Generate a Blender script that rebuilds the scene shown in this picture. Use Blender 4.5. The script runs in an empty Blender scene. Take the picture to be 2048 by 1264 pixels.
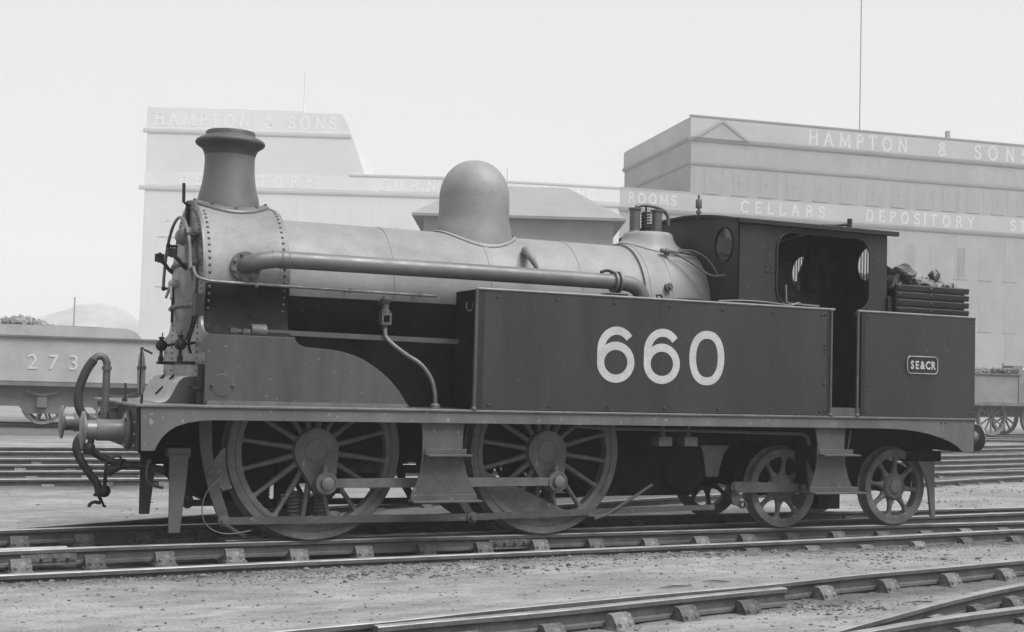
import bpy, bmesh, math, random
from mathutils import Vector, Matrix, noise
from mathutils.geometry import tessellate_polygon
random.seed(7)
R = math.radians
scene = bpy.context.scene
COL = scene.collection

# ------------------------------------------------------------------ camera
def look(loc, yaw, pitch, roll):
    f = Vector((math.sin(yaw)*math.cos(pitch), math.cos(yaw)*math.cos(pitch), math.sin(pitch)))
    r = Vector((math.cos(yaw), -math.sin(yaw), 0)); u = r.cross(f)
    c, s = math.cos(roll), math.sin(roll)
    r2 = c*r + s*u; u2 = -s*r + c*u
    m = Matrix((r2, u2, -f)).transposed().to_4x4(); m.translation = loc
    return m
cd = bpy.data.cameras.new('camera'); cam = bpy.data.objects.new('camera', cd); COL.objects.link(cam)
cam.matrix_world = look(Vector((-3.519, -12.780, 1.545)), 0.4314, 0.0496, 0.0275)
cd.sensor_fit = 'HORIZONTAL'; cd.sensor_width = 36; cd.lens = 46.0; cd.clip_start = .1; cd.clip_end = 3000
scene.camera = cam

# ------------------------------------------------------------------ sky, sun, exposure
SUN_EL, SUN_AZ = R(60), R(152)          # azimuth measured clockwise from +y: high, behind the camera's right shoulder
w = bpy.data.worlds.new('World'); scene.world = w; w.use_nodes = True
nt = w.node_tree; nt.nodes.clear()
out = nt.nodes.new('ShaderNodeOutputWorld'); bg = nt.nodes.new('ShaderNodeBackground')
sky = nt.nodes.new('ShaderNodeTexSky'); sky.sky_type = 'NISHITA'; sky.sun_disc = False
sky.sun_elevation = SUN_EL; sky.sun_rotation = SUN_AZ; sky.dust_density = 8; sky.air_density = 1.5
bw = nt.nodes.new('ShaderNodeRGBToBW'); mx = nt.nodes.new('ShaderNodeMix'); mx.data_type = 'RGBA'
mx.inputs['Factor'].default_value = .9                     # a closed layer of cloud, even all over
mx.inputs['B'].default_value = (2.28, 2.28, 2.28, 1)
nt.links.new(sky.outputs[0], bw.inputs[0]); nt.links.new(bw.outputs[0], mx.inputs['A'])
nt.links.new(mx.outputs['Result'], bg.inputs[0]); bg.inputs[1].default_value = .1
nt.links.new(bg.outputs[0], out.inputs[0])
sl = bpy.data.lights.new('sun', 'SUN'); sl.energy = 1.5; sl.angle = R(35); sl.color = (1, 1, 1)
so = bpy.data.objects.new('sun', sl); COL.objects.link(so)
sd = Vector((math.sin(SUN_AZ)*math.cos(SUN_EL), math.cos(SUN_AZ)*math.cos(SUN_EL), math.sin(SUN_EL)))
so.rotation_euler = sd.to_track_quat('Z', 'Y').to_euler(); so.location = (0, -20, 30)
vs = scene.view_settings; vs.view_transform = 'Standard'; vs.look = 'None'; vs.exposure = 1.78; vs.gamma = 1; vs.use_curve_mapping = False
scene.cycles.max_bounces = 8; scene.cycles.volume_bounces = 2; scene.cycles.use_denoising = True

# ------------------------------------------------------------------ materials (all grey: the photograph is black and white)
MATS = {}
def mat(name, v, rough=.6, spec=.5, var=.25, scale=3., bump=0., bscale=60., metal=0., streak=False, coat=0., fine=.0, rvar=.12, rnd=0., speck=0.):
    if name in MATS: return MATS[name]
    m = bpy.data.materials.new(name); m.use_nodes = True; t = m.node_tree; b = t.nodes['Principled BSDF']
    tc = t.nodes.new('ShaderNodeTexCoord'); mp = t.nodes.new('ShaderNodeMapping')
    if streak: mp.inputs['Scale'].default_value = (1.0, 1.0, .18)
    t.links.new(tc.outputs['Object'], mp.inputs[0])
    n = t.nodes.new('ShaderNodeTexNoise'); n.inputs['Scale'].default_value = scale; n.inputs['Detail'].default_value = 7; n.inputs['Roughness'].default_value = .62
    t.links.new(mp.outputs[0], n.inputs['Vector'])
    cr = t.nodes.new('ShaderNodeValToRGB'); e = cr.color_ramp.elements
    lo, hi = v*(1-var), v*(1+var)
    e[0].position = .32; e[0].color = (lo, lo, lo, 1); e[1].position = .68; e[1].color = (hi, hi, hi, 1)
    t.links.new(n.outputs['Fac'], cr.inputs[0])
    last = cr.outputs[0]
    if fine:
        n2 = t.nodes.new('ShaderNodeTexNoise'); n2.inputs['Scale'].default_value = 45; n2.inputs['Detail'].default_value = 6
        t.links.new(tc.outputs['Object'], n2.inputs['Vector'])
        mr = t.nodes.new('ShaderNodeMapRange'); mr.inputs[1].default_value = .3; mr.inputs[2].default_value = .7
        mr.inputs[3].default_value = 1-fine; mr.inputs[4].default_value = 1+fine
        t.links.new(n2.outputs['Fac'], mr.inputs[0])
        mm = t.nodes.new('ShaderNodeMix'); mm.data_type = 'RGBA'; mm.blend_type = 'MULTIPLY'; mm.inputs['Factor'].default_value = 1
        t.links.new(last, mm.inputs['A']); t.links.new(mr.outputs[0], mm.inputs['B']); last = mm.outputs['Result']
    if speck:
        n7 = t.nodes.new('ShaderNodeTexNoise'); n7.inputs['Scale'].default_value = 21; n7.inputs['Detail'].default_value = 3
        t.links.new(tc.outputs['Object'], n7.inputs['Vector'])
        m7 = t.nodes.new('ShaderNodeMapRange'); m7.inputs[1].default_value = .665; m7.inputs[2].default_value = .70; m7.inputs[3].default_value = 1; m7.inputs[4].default_value = 1+speck
        t.links.new(n7.outputs['Fac'], m7.inputs[0]); x7 = t.nodes.new('ShaderNodeMix'); x7.data_type = 'RGBA'; x7.blend_type = 'MULTIPLY'; x7.inputs['Factor'].default_value = 1
        t.links.new(last, x7.inputs['A']); t.links.new(m7.outputs[0], x7.inputs['B']); last = x7.outputs['Result']
    if rnd:
        oi = t.nodes.new('ShaderNodeObjectInfo'); mr5 = t.nodes.new('ShaderNodeMapRange'); mr5.inputs[3].default_value = 1-rnd; mr5.inputs[4].default_value = 1+rnd
        t.links.new(oi.outputs['Random'], mr5.inputs[0]); m5 = t.nodes.new('ShaderNodeMix'); m5.data_type = 'RGBA'; m5.blend_type = 'MULTIPLY'; m5.inputs['Factor'].default_value = 1
        t.links.new(last, m5.inputs['A']); t.links.new(mr5.outputs[0], m5.inputs['B']); last = m5.outputs['Result']
    t.links.new(last, b.inputs['Base Color'])
    mr2 = t.nodes.new('ShaderNodeMapRange'); mr2.inputs[1].default_value = .3; mr2.inputs[2].default_value = .7
    mr2.inputs[3].default_value = max(.05, rough-rvar); mr2.inputs[4].default_value = min(1, rough+rvar)
    n3 = t.nodes.new('ShaderNodeTexNoise'); n3.inputs['Scale'].default_value = scale*2.3; n3.inputs['Detail'].default_value = 5
    t.links.new(mp.outputs[0], n3.inputs['Vector']); t.links.new(n3.outputs['Fac'], mr2.inputs[0]); t.links.new(mr2.outputs[0], b.inputs['Roughness'])
    b.inputs['Specular IOR Level'].default_value = spec; b.inputs['Metallic'].default_value = metal
    b.inputs['Coat Weight'].default_value = coat; b.inputs['Coat Roughness'].default_value = .25
    if bump:
        n4 = t.nodes.new('ShaderNodeTexNoise'); n4.inputs['Scale'].default_value = bscale; n4.inputs['Detail'].default_value = 4
        t.links.new(tc.outputs['Object'], n4.inputs['Vector'])
        bp = t.nodes.new('ShaderNodeBump'); bp.inputs['Strength'].default_value = bump; bp.inputs['Distance'].default_value = .02
        t.links.new(n4.outputs['Fac'], bp.inputs['Height']); t.links.new(bp.outputs[0], b.inputs['Normal'])
    MATS[name] = m; return m
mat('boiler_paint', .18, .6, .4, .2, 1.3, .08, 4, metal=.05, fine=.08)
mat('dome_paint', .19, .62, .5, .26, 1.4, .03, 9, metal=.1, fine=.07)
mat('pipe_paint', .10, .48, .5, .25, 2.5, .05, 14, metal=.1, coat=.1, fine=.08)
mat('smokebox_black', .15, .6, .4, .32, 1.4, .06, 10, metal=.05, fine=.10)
mat('burnt_shade_black', .009, .85, .15, .5, 5, .1, 25, fine=.15, speck=1.5)  # burnt smokebox plates; also carries the boiler's painted underside shade
mat('front_paint', .10, .5, .5, .25, 3, .06, 20, metal=.2, coat=.2, fine=.1)
mat('guard_grey', .095, .6, .3, .15, 4, .06, 30, fine=.1)
mat('buffer_paint', .10, .42, .5, .15, 5, .05, 30, coat=.2, fine=.08)
mat('edge_grey', .09, .5, .5, .25, 6, .05, 30, fine=.15)
mat('chimney_paint', .09, .50, .5, .3, 1.6, .05, 12, metal=.1, coat=.1, fine=.1)
mat('fitting', .09, .5, .5, .2, 4, .05, 30, metal=.3, fine=.1)
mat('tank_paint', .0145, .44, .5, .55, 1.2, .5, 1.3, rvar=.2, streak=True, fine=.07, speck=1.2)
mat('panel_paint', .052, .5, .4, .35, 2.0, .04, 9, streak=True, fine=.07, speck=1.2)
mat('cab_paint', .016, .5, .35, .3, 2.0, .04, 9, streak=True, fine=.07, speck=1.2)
mat('black', .009, .6, .35, .4, 3, .05, 25)
mat('under_black', .008, .9, .1, .5, 4, .15, 30)
mat('step_grey', .062, .6, .3, .25, 4, .08, 30, fine=.1, speck=1.2)
mat('wheel_grey', .092, .6, .3, .4, 4, .08, 30, fine=.1, speck=1.2)
mat('steel_rod', .125, .48, .5, .3, 6, .05, 50, metal=.3, fine=.12)
mat('bright_steel', .34, .38, .5, .2, 7, .03, 50, metal=.5, fine=.06)
mat('rubber', .022, .6, .4, .3, 8, .3, 55)
mat('white_paint', .36, .55, .35, .10, 9, .03, 40, fine=.10)
mat('valance_paint', .09, .52, .4, .3, 2.0, .06, 6, streak=True, fine=.1, speck=1.2)
mat('soot', .05, .6, .4, .35, 2.5, .06, 15, fine=.12)
mat('pale_edge', .15, .45, .5, .2, 9)
mat('glass', .03, .06, .6, .1, 2, rvar=.01)
mat('coal', .025, .4, .6, .5, 9, .4, 25)
mat('coal_dusty', .13, .6, .4, .6, 7, .4, 25)
mat('rail_steel', .065, .55, .4, .35, 5, .15, 45, fine=.2)
mat('rail_head', .23, .5, .4, .3, 3, .05, 50, metal=.25, rvar=.1)
mat('chair_iron', .105, .85, .2, .5, 9, .4, 45, fine=.3, rnd=.45)
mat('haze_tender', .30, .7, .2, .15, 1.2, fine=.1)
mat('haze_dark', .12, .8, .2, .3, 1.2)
mat('left_haze_brick', .53, .9, .1, .05, .25, fine=.05)  # left and middle walls and bands: thicker mist painted into their colour
mat('mid_haze_brick', .52, .9, .1, .05, .25, fine=.05)
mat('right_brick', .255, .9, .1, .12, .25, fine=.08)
mat('left_haze_band', .56, .9, .1, .06, .3)
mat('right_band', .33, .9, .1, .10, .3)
mat('letter_white', .64, .8, .1, .06, .5)
mat('letter_hazed', .46, .8, .1, .12, 1.5)  # lettering dulled towards its band, mist painted into the colour
mat('stone_dark', .235, .9, .1, .1, .3)
mat('shed_wall', .27, .9, .1, .15, .4)
mat('shed_roof', .21, .9, .1, .1, .4)
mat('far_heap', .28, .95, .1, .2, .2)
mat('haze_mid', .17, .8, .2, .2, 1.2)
mat('disc_face', .16, .6, .3, .2, 6)

# ------------------------------------------------------------------ mesh helpers
class MB:
    def __init__(s): s.v = []; s.f = []
    def add(s, vs, fs):
        o = len(s.v); s.v += [tuple(p) for p in vs]; s.f += [tuple(i+o for i in q) for q in fs]; return s
    def box(s, x0, x1, y0, y1, z0, z1):
        v = [(x, y, z) for x in (x0, x1) for y in (y0, y1) for z in (z0, z1)]
        return s.add(v, [(0,1,3,2),(4,6,7,5),(0,4,5,1),(2,3,7,6),(0,2,6,4),(1,5,7,3)])
    def prism(s, poly, a0, a1, axis='y', holes=()):
        """polygon in the two other axes (in xyz order) swept along axis; holes are inner outlines"""
        def P(p, a):
            if axis == 'y': return (p[0], a, p[1])
            if axis == 'x': return (a, p[0], p[1])
            return (p[0], p[1], a)
        loops = [list(poly)]+[list(h) for h in holes]
        flat = [p for l in loops for p in l]; n = len(flat)
        tris = tessellate_polygon([[Vector((p[0], p[1], 0)) for p in l] for l in loops])
        vs = [P(p, a0) for p in flat]+[P(p, a1) for p in flat]
        fs = [t for t in tris]+[tuple(i+n for i in reversed(t)) for t in tris]
        o = 0
        for l in loops:
            k = len(l)
            fs += [(o+i, o+(i+1) % k, n+o+(i+1) % k, n+o+i) for i in range(k)]
            o += k
        return s.add(vs, fs)
    def lathe(s, prof, c=(0, 0, 0), axis='z', n=48, closed=False, capends=True, fn=None):
        vs = []; m = len(prof)
        for r, h in prof:
            for i in range(n):
                a = 2*math.pi*i/n; p, q = r*math.cos(a), r*math.sin(a)
                hh = fn(r, h, p, q) if fn else h
                if axis == 'z': vs.append((c[0]+p, c[1]+q, c[2]+hh))
                elif axis == 'x': vs.append((c[0]+hh, c[1]+p, c[2]+q))
                else: vs.append((c[0]+p, c[1]+hh, c[2]+q))
        fs = []
        for j in range(m if closed else m-1):
            k = (j+1) % m
            for i in range(n):
                fs.append((j*n+i, j*n+(i+1) % n, k*n+(i+1) % n, k*n+i))
        if capends and not closed:
            if prof[0][0] > 1e-6: fs.append(tuple(reversed(range(n))))
            if prof[-1][0] > 1e-6: fs.append(tuple(range((m-1)*n, m*n)))
        return s.add(vs, fs)
    def tube(s, pts, r, n=10, smooth=0, caps=True, radii=None):
        pts = [Vector(p) for p in pts]
        if smooth:
            q = []
            for i in range(len(pts)-1):
                p0 = pts[max(0, i-1)]; p1 = pts[i]; p2 = pts[i+1]; p3 = pts[min(len(pts)-1, i+2)]
                for k in range(smooth):
                    t = k/smooth
                    q.append(.5*((2*p1)+(-p0+p2)*t+(2*p0-5*p1+4*p2-p3)*t*t+(-p0+3*p1-3*p2+p3)*t**3))
            q.append(pts[-1])
            if radii:
                rr = []
                for i in range(len(radii)-1):
                    for k in range(smooth): rr.append(radii[i]+(radii[i+1]-radii[i])*k/smooth)
                rr.append(radii[-1]); radii = rr
            pts = q
        vs = []; N = None
        for i, p in enumerate(pts):
            d = (pts[min(i+1, len(pts)-1)]-pts[max(i-1, 0)]).normalized()
            if N is None:
                N = d.orthogonal().normalized()
            else:
                N = (N-d*N.dot(d)).normalized()
            B = d.cross(N); rr = radii[i] if radii else r
            for k in range(n):
                a = 2*math.pi*k/n; vs.append(p+N*(rr*math.cos(a))+B*(rr*math.sin(a)))
        fs = [(i*n+k, i*n+(k+1) % n, (i+1)*n+(k+1) % n, (i+1)*n+k) for i in range(len(pts)-1) for k in range(n)]
        if caps: fs += [tuple(reversed(range(n))), tuple(range((len(pts)-1)*n, len(pts)*n))]
        return s.add(vs, fs)
    def bar(s, a, b, wy, hz):
        """rectangular bar from a to b, wy wide in y, hz tall"""
        a = Vector(a); b = Vector(b); d = (b-a).normalized(); Y = Vector((0, 1, 0)); Z = d.cross(Y).normalized()
        if abs(d.y) > .9: Y = Vector((1, 0, 0)); Z = d.cross(Y).normalized()
        vs = [p+Y*(sy*wy/2)+Z*(sz*hz/2) for p in (a, b) for sy in (-1, 1) for sz in (-1, 1)]
        return s.add(vs, [(0,1,3,2),(4,6,7,5),(0,4,5,1),(2,3,7,6),(0,2,6,4),(1,5,7,3)])
    def rivet(s, p, nrm, r=.014, h=.010):
        nrm = Vector(nrm).normalized(); a = nrm.orthogonal().normalized(); b = nrm.cross(a); p = Vector(p)
        vs = []
        for rr, hh in ((1., -.15), (.85, .55), (.45, .95)):
            for k in range(7):
                t = 2*math.pi*k/7; vs.append(p+a*(r*rr*math.cos(t))+b*(r*rr*math.sin(t))+nrm*h*hh)
        fs = [(j*7+i, j*7+(i+1) % 7, (j+1)*7+(i+1) % 7, (j+1)*7+i) for j in range(2) for i in range(7)]+[tuple(range(14, 21))]
        return s.add(vs, fs)
    def sphere(s, c, r, sx=1, sy=1, sz=1, n=16):
        vs = []; fs = []
        for j in range(n//2+1):
            t = math.pi*j/(n//2)
            for i in range(n):
                a = 2*math.pi*i/n
                vs.append((c[0]+sx*r*math.sin(t)*math.cos(a), c[1]+sy*r*math.sin(t)*math.sin(a), c[2]+sz*r*math.cos(t)))
        for j in range(n//2):
            for i in range(n): fs.append((j*n+i, (j+1)*n+i, (j+1)*n+(i+1) % n, j*n+(i+1) % n))
        return s.add(vs, fs)
    def mesh(s, name, m, angle=38, fix=True):
        me = bpy.data.meshes.new(name); me.from_pydata(s.v, [], s.f)
        if fix:
            bm = bmesh.new(); bm.from_mesh(me); bmesh.ops.remove_doubles(bm, verts=bm.verts, dist=1e-6)
            bmesh.ops.recalc_face_normals(bm, faces=bm.faces); bm.to_mesh(me); bm.free()
        me.materials.append(MATS[m] if isinstance(m, str) else m)
        me.shade_smooth(); me.set_sharp_from_angle(angle=R(angle)); return me
    def build(s, name, m, parent=None, bevel=0, angle=38, fix=True):
        o = bpy.data.objects.new(name, s.mesh(name, m, angle, fix)); COL.objects.link(o)
        if parent: o.parent = parent
        if bevel:
            b = o.modifiers.new('bevel', 'BEVEL'); b.width = bevel; b.segments = 2; b.limit_method = 'ANGLE'; b.angle_limit = R(40)
        return o
def empty(name, loc=(0, 0, 0), rz=0, label=None, cat=None, group=None):
    o = bpy.data.objects.new(name, None); COL.objects.link(o); o.location = loc; o.rotation_euler = (0, 0, rz)
    o.empty_display_size = .2
    return tag(o, label, cat, group)
def tag(o, label=None, cat=None, group=None, kind=None):
    if label: o['label'] = label
    if cat: o['category'] = cat
    if group: o['group'] = group
    if kind: o['kind'] = kind
    return o
def copy_tree(o, parent=None):
    c = o.copy(); COL.objects.link(c); c.parent = parent
    for ch in list(o.children): copy_tree(ch, c)
    return c
def inst(src, name, parent, loc, rot=(0, 0, 0), scale=(1, 1, 1)):
    o = bpy.data.objects.new(name, src.data if hasattr(src, 'data') else src); COL.objects.link(o); o.parent = parent
    o.location = loc; o.rotation_euler = rot; o.scale = scale; return o
def sstep(a, b, x):
    t = max(0., min(1., (x-a)/(b-a))); return t*t*(3-2*t)
def interp(pts, x):
    if x <= pts[0][0]: p, q = pts[0], pts[1]
    elif x >= pts[-1][0]: p, q = pts[-2], pts[-1]
    else:
        for p, q in zip(pts, pts[1:]):
            if p[0] <= x <= q[0]: break
    return p[1]+(q[1]-p[1])*(x-p[0])/(q[0]-p[0])
def catmull(pts, k=8):
    q = []; pts = [Vector((p[0], p[1], 0)) for p in pts]
    for i in range(len(pts)-1):
        p0 = pts[max(0, i-1)]; p1 = pts[i]; p2 = pts[i+1]; p3 = pts[min(len(pts)-1, i+2)]
        for j in range(k):
            t = j/k; v = .5*((2*p1)+(-p0+p2)*t+(2*p0-5*p1+4*p2-p3)*t*t+(-p0+3*p1-3*p2+p3)*t**3); q.append((v.x, v.y))
    q.append((pts[-1].x, pts[-1].y)); return q

# ------------------------------------------------------------------ rails (lines of the head centre on the plane z = 0)
L_NEAR = catmull([(-14, -2.6), (-8, -1.55), (-4, -1.06), (-2, -.83), (0, -.7525), (3, -.7525), (10, -.7525), (40, -.7525), (120, -.7525)])
L_FAR = catmull([(-14, -1.1), (-8, -.07), (-4, .44), (-2, .675), (0, .7525), (3, .7525), (10, .7525), (40, .7525), (120, .7525)])
L_TURN = catmull([(-30, -4.2), (-12, -3.0), (-2.8, -2.28), (-.5, -2.09), (2.5, -1.91), (4.9, -1.77), (6.3, -1.65), (8.3, -1.46), (14, -1.05), (22, -.89)])
L_TURN2 = [(x, y+1.50) for x, y in L_TURN if -.9 < x < 21]
L_TURN2L = [(x, y+1.50) for x, y in L_TURN if x <= -2.1]
L_DIVA = catmull([(-3.6, .22), (-2.64, .70), (-1.67, 1.10), (-.41, 1.72), (2, 2.75), (6, 4.3), (13, 6.4), (18, 7.95), (30, 11.2), (60, 17)])
L_DIVB = catmull([(2, 1.30), (6, 2.8), (13.2, 5.1), (16, 5.92), (30, 9.7), (60, 15.5)])
L_FRONT = catmull([(-9, -6.5), (-4.5, -5.45), (-1.58, -4.96), (-.57, -4.79), (.23, -4.60), (1.57, -4.35), (2.55, -4.2), (3.79, -3.92), (5.05, -3.72), (6.16, -3.53), (10, -2.95), (18, -2.2)])
L_CHECK = catmull([(-.80, -4.97), (-.26, -4.885), (.52, -4.775), (1.40, -4.60), (2.2, -4.45), (2.75, -4.36)])
L_CROSS = catmull([(.3, -6.75), (1.84, -6.0), (2.57, -5.66), (3.72, -5.15), (4.95, -4.70), (7.5, -3.95), (12, -3.1)])
L_CROSS2 = catmull([(.5, -6.45), (2.0, -6.05), (2.88, -5.81), (4.0, -5.59), (6.5, -5.2), (12, -4.6)])

# ------------------------------------------------------------------ ground
def gz(x, y):
    n = noise.noise(Vector((x*.55, y*.9, 3.1)))*.018+noise.noise(Vector((x*2.3, y*3.1, 7.7)))*.009+noise.noise(Vector((x*7, y*9, 1.7)))*.0045
    z = -.175
    if y < -1.0:
        yc = interp(L_TURN, x); yd = interp(L_FRONT, x)
        up = -.05-.07*sstep(3.0, 6.5, x)
        a = sstep(yc-.03, yc-.10, y)*sstep(yd+.035, yd+.10, y)
        z = z+(up-z)*a
        if y < yd:
            z = -.15+.05*sstep(yd-.3, yd-1.6, y)
            ye = interp(L_CROSS, x)
            if x > -.5: z -= .03*sstep(.35, .0, abs(y-ye))
    if y > .9:
        z += .075*sstep(1.3, 2.6, y)
    far = sstep(30, 45, y)
    return z+n*(1-far)
def lines(a, b, st): 
    k = int(round((b-a)/st)); return [a+(b-a)*i/k for i in range(k+1)]
gx = [-400, -200, -100, -50, -25, -15, -10, -7.5]+lines(-6, 11, .065)+[11.5, 12, 13, 14, 15, 16, 17, 18, 20, 22, 25, 28, 32, 40, 60, 100, 200, 400]
gy = [-300, -100, -40, -20, -13, -10, -8.5]+lines(-7.2, 2.6, .06)+lines(2.9, 16, .3)+[17, 18.5, 20, 22, 24, 27, 30, 36, 45, 60, 80, 110, 160, 250, 400]
vs_ = [(x, y, gz(x, y)) for y in gy for x in gx]; nx = len(gx)
fs_ = [(j*nx+i, j*nx+i+1, (j+1)*nx+i+1, (j+1)*nx+i) for j in range(len(gy)-1) for i in range(nx-1)]
def ground_material():
    m = bpy.data.materials.new('cinder_ground'); m.use_nodes = True; t = m.node_tree; b = t.nodes['Principled BSDF']
    tc = t.nodes.new('ShaderNodeTexCoord')
    def nz(scale, det, sx=1, sy=1, rough=.6):
        mp = t.nodes.new('ShaderNodeMapping'); mp.inputs['Scale'].default_value = (sx, sy, 1); t.links.new(tc.outputs['Object'], mp.inputs[0])
        n = t.nodes.new('ShaderNodeTexNoise'); n.inputs['Scale'].default_value = scale; n.inputs['Detail'].default_value = det; n.inputs['Roughness'].default_value = rough
        t.links.new(mp.outputs[0], n.inputs['Vector']); return n
    def rng(n, a, b2, c, d):
        r = t.nodes.new('ShaderNodeMapRange'); r.inputs[1].default_value = a; r.inputs[2].default_value = b2; r.inputs[3].default_value = c; r.inputs[4].default_value = d
        t.links.new(n.outputs['Fac'], r.inputs[0]); return r
    def mul(a, c):
        k = t.nodes.new('ShaderNodeMath'); k.operation = 'MULTIPLY'; t.links.new(a.outputs[0], k.inputs[0]); t.links.new(c.outputs[0], k.inputs[1]); return k
    n1 = nz(.7, 6, .6, 1.3); n2 = nz(5.5, 8, .55, 1.2, .7); n3 = nz(55, 5)
    a = rng(n1, .28, .72, .13, .26); c = rng(n2, .25, .75, .62, 1.36); d = rng(n3, .25, .75, .66, 1.34)
    # trodden clinker: small dark specks
    n5 = nz(26, 3); sp = rng(n5, .66, .74, 1., .45)
    at = t.nodes.new('ShaderNodeAttribute'); at.attribute_name = 'oil_shade'; n6 = nz(1.7, 6, .5, 1.2)
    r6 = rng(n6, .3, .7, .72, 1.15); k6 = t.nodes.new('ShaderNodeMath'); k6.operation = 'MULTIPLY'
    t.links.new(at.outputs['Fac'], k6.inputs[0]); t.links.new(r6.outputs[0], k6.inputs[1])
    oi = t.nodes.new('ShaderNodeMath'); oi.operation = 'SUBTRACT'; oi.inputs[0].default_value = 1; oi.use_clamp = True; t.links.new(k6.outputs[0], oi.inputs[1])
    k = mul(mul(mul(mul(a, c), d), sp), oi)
    cb = t.nodes.new('ShaderNodeCombineColor')
    for i in range(3): t.links.new(k.outputs[0], cb.inputs[i])
    t.links.new(cb.outputs[0], b.inputs['Base Color']); b.inputs['Roughness'].default_value = .95; b.inputs['Specular IOR Level'].default_value = .15
    ad = t.nodes.new('ShaderNodeMath'); ad.operation = 'MULTIPLY_ADD'; t.links.new(n3.outputs['Fac'], ad.inputs[0]); ad.inputs[1].default_value = .5; t.links.new(n2.outputs['Fac'], ad.inputs[2])
    bp = t.nodes.new('ShaderNodeBump'); bp.inputs['Strength'].default_value = .55; bp.inputs['Distance'].default_value = .03
    t.links.new(ad.outputs[0], bp.inputs['Height']); t.links.new(bp.outputs[0], b.inputs['Normal']); return m
MATS['ground'] = ground_material()
g = MB().add(vs_, fs_).build('ground', 'ground', fix=False, angle=180); tag(g, kind='structure')
def oil_shade(x, y):   # oily ash trodden into the running lines, plus a painted contact shadow under the engine
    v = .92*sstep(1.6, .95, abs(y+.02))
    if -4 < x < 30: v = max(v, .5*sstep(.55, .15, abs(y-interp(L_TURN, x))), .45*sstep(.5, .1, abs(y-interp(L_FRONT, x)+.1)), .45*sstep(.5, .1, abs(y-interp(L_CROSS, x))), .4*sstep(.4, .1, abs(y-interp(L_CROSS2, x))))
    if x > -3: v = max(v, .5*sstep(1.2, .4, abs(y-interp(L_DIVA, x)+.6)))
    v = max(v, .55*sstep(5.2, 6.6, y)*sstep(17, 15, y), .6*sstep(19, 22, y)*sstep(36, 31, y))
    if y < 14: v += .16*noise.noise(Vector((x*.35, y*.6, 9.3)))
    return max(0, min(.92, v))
oa = g.data.attributes.new('oil_shade', 'FLOAT', 'POINT')
for i_, p_ in enumerate(vs_): oa.data[i_].value = oil_shade(p_[0], p_[1])

# ------------------------------------------------------------------ rail builder
PROFILE = [(-.032, 0), (-.027, .0), (.027, .0), (.032, 0), (.035, -.008), (.035, -.034), (.012, -.048), (.010, -.105), (.032, -.117), (.034, -.138), (-.034, -.138), (-.032, -.117), (-.010, -.105), (-.012, -.048), (-.035, -.034), (-.035, -.008)]
PROFILE = [(-.030, 0), (.030, 0), (.035, -.006), (.035, -.034), (.012, -.048), (.010, -.105), (.030, -.117), (.033, -.138), (-.033, -.138), (-.030, -.117), (-.010, -.105), (-.012, -.048), (-.035, -.034), (-.035, -.006)]
def sweep(line, prof):
    mb = MB(); n = len(prof); vs = []
    for i, p in enumerate(line):
        a = line[max(0, i-1)]; c = line[min(len(line)-1, i+1)]
        d = Vector((c[0]-a[0], c[1]-a[1])).normalized(); nr = (-d.y, d.x)
        for u, z in prof: vs.append((p[0]+nr[0]*u, p[1]+nr[1]*u, z))
    fs = [(i*n+k, i*n+(k+1) % n, (i+1)*n+(k+1) % n, (i+1)*n+k) for i in range(len(line)-1) for k in range(n)]
    fs += [tuple(reversed(range(n))), tuple(range((len(line)-1)*n, len(line)*n))]
    return mb.add(vs, fs)
def chair_mesh():
    b = MB()
    b.box(-.10, .10, -.19, .19, -.185, -.146)
    for s in (-1, 1):
        pr = [(s*.045, -.147), (s*.165, -.147), (s*.155, -.11), (s*.120, -.062), (s*.105, -.050), (s*.060, -.047), (s*.045, -.06)]
        b.prism(pr, -.085, .085, 'x')
        for x in (-.045, .045):
            b.lathe([(.018, 0), (.018, .022), (.010, .028)], (x, s*.15, -.128), 'z', 6)
    return b.mesh('rail_chair', 'chair_iron')
CHAIR = chair_mesh()
key = MB().box(-.11, .11, .035, .058, -.105, -.048).mesh('key', 'chair_iron')
def rail(line, label, group, chairs=None, spacing=.76, head=True, joints=(), dz=0.):
    o = sweep(line, PROFILE).build('rail', 'rail_steel', angle=25); tag(o, label, 'rail', group); o.location.z = dz
    o.data.materials.append(MATS['rail_head'])
    for p in o.data.polygons:
        if p.normal.z > .5 and p.center.z > -.02: p.material_index = 1
    if chairs:
        x0, x1 = chairs; acc = 0; last = line[0]; nextd = 0
        tot = 0
        for a, c in zip(line, line[1:]):
            d = math.hypot(c[0]-a[0], c[1]-a[1])
            while nextd <= tot+d:
                t = (nextd-tot)/d; x = a[0]+(c[0]-a[0])*t; y = a[1]+(c[1]-a[1])*t
                if x0 < x < x1:
                    an = math.atan2(c[1]-a[1], c[0]-a[0]); j = random.uniform(-.02, .02)
                    q = inst(CHAIR, 'rail_chair', o, (x, y, random.uniform(-.028, .002)), (0, 0, an+random.uniform(-.03, .03)))
                nextd += spacing*random.uniform(.94, 1.06)
            tot += d
    for x in joints:
        y = interp(line, x); y2 = interp(line, x+.3); an = math.atan2(y2-y, .3)
        b = MB().box(-.23, .23, -.034, -.014, -.108, -.042)
        for k in (-.16, -.055, .055, .16): b.lathe([(.017, 0), (.017, -.02), (.009, -.026)], (k, -.034, -.075), 'y', 6)
        f = b.build('fishplate', 'chair_iron', o); f.location = (x, y, 0); f.rotation_euler.z = an
    return o
rail(L_NEAR, 'near rail under the wheels of the dark tank engine', None, (-6, 30), .62, joints=(-2.35, 2.05))
rail(L_FAR, 'far rail under the wheels of the dark tank engine', None, (-6, 30), .62)
rail(L_TURN, 'low rail just in front of the tank engine, partly sunk in cinders', None, (3.4, 22), .76)
rail(L_TURN2, 'turnout rail running between the two rails beneath the tank engine', None)
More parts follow.
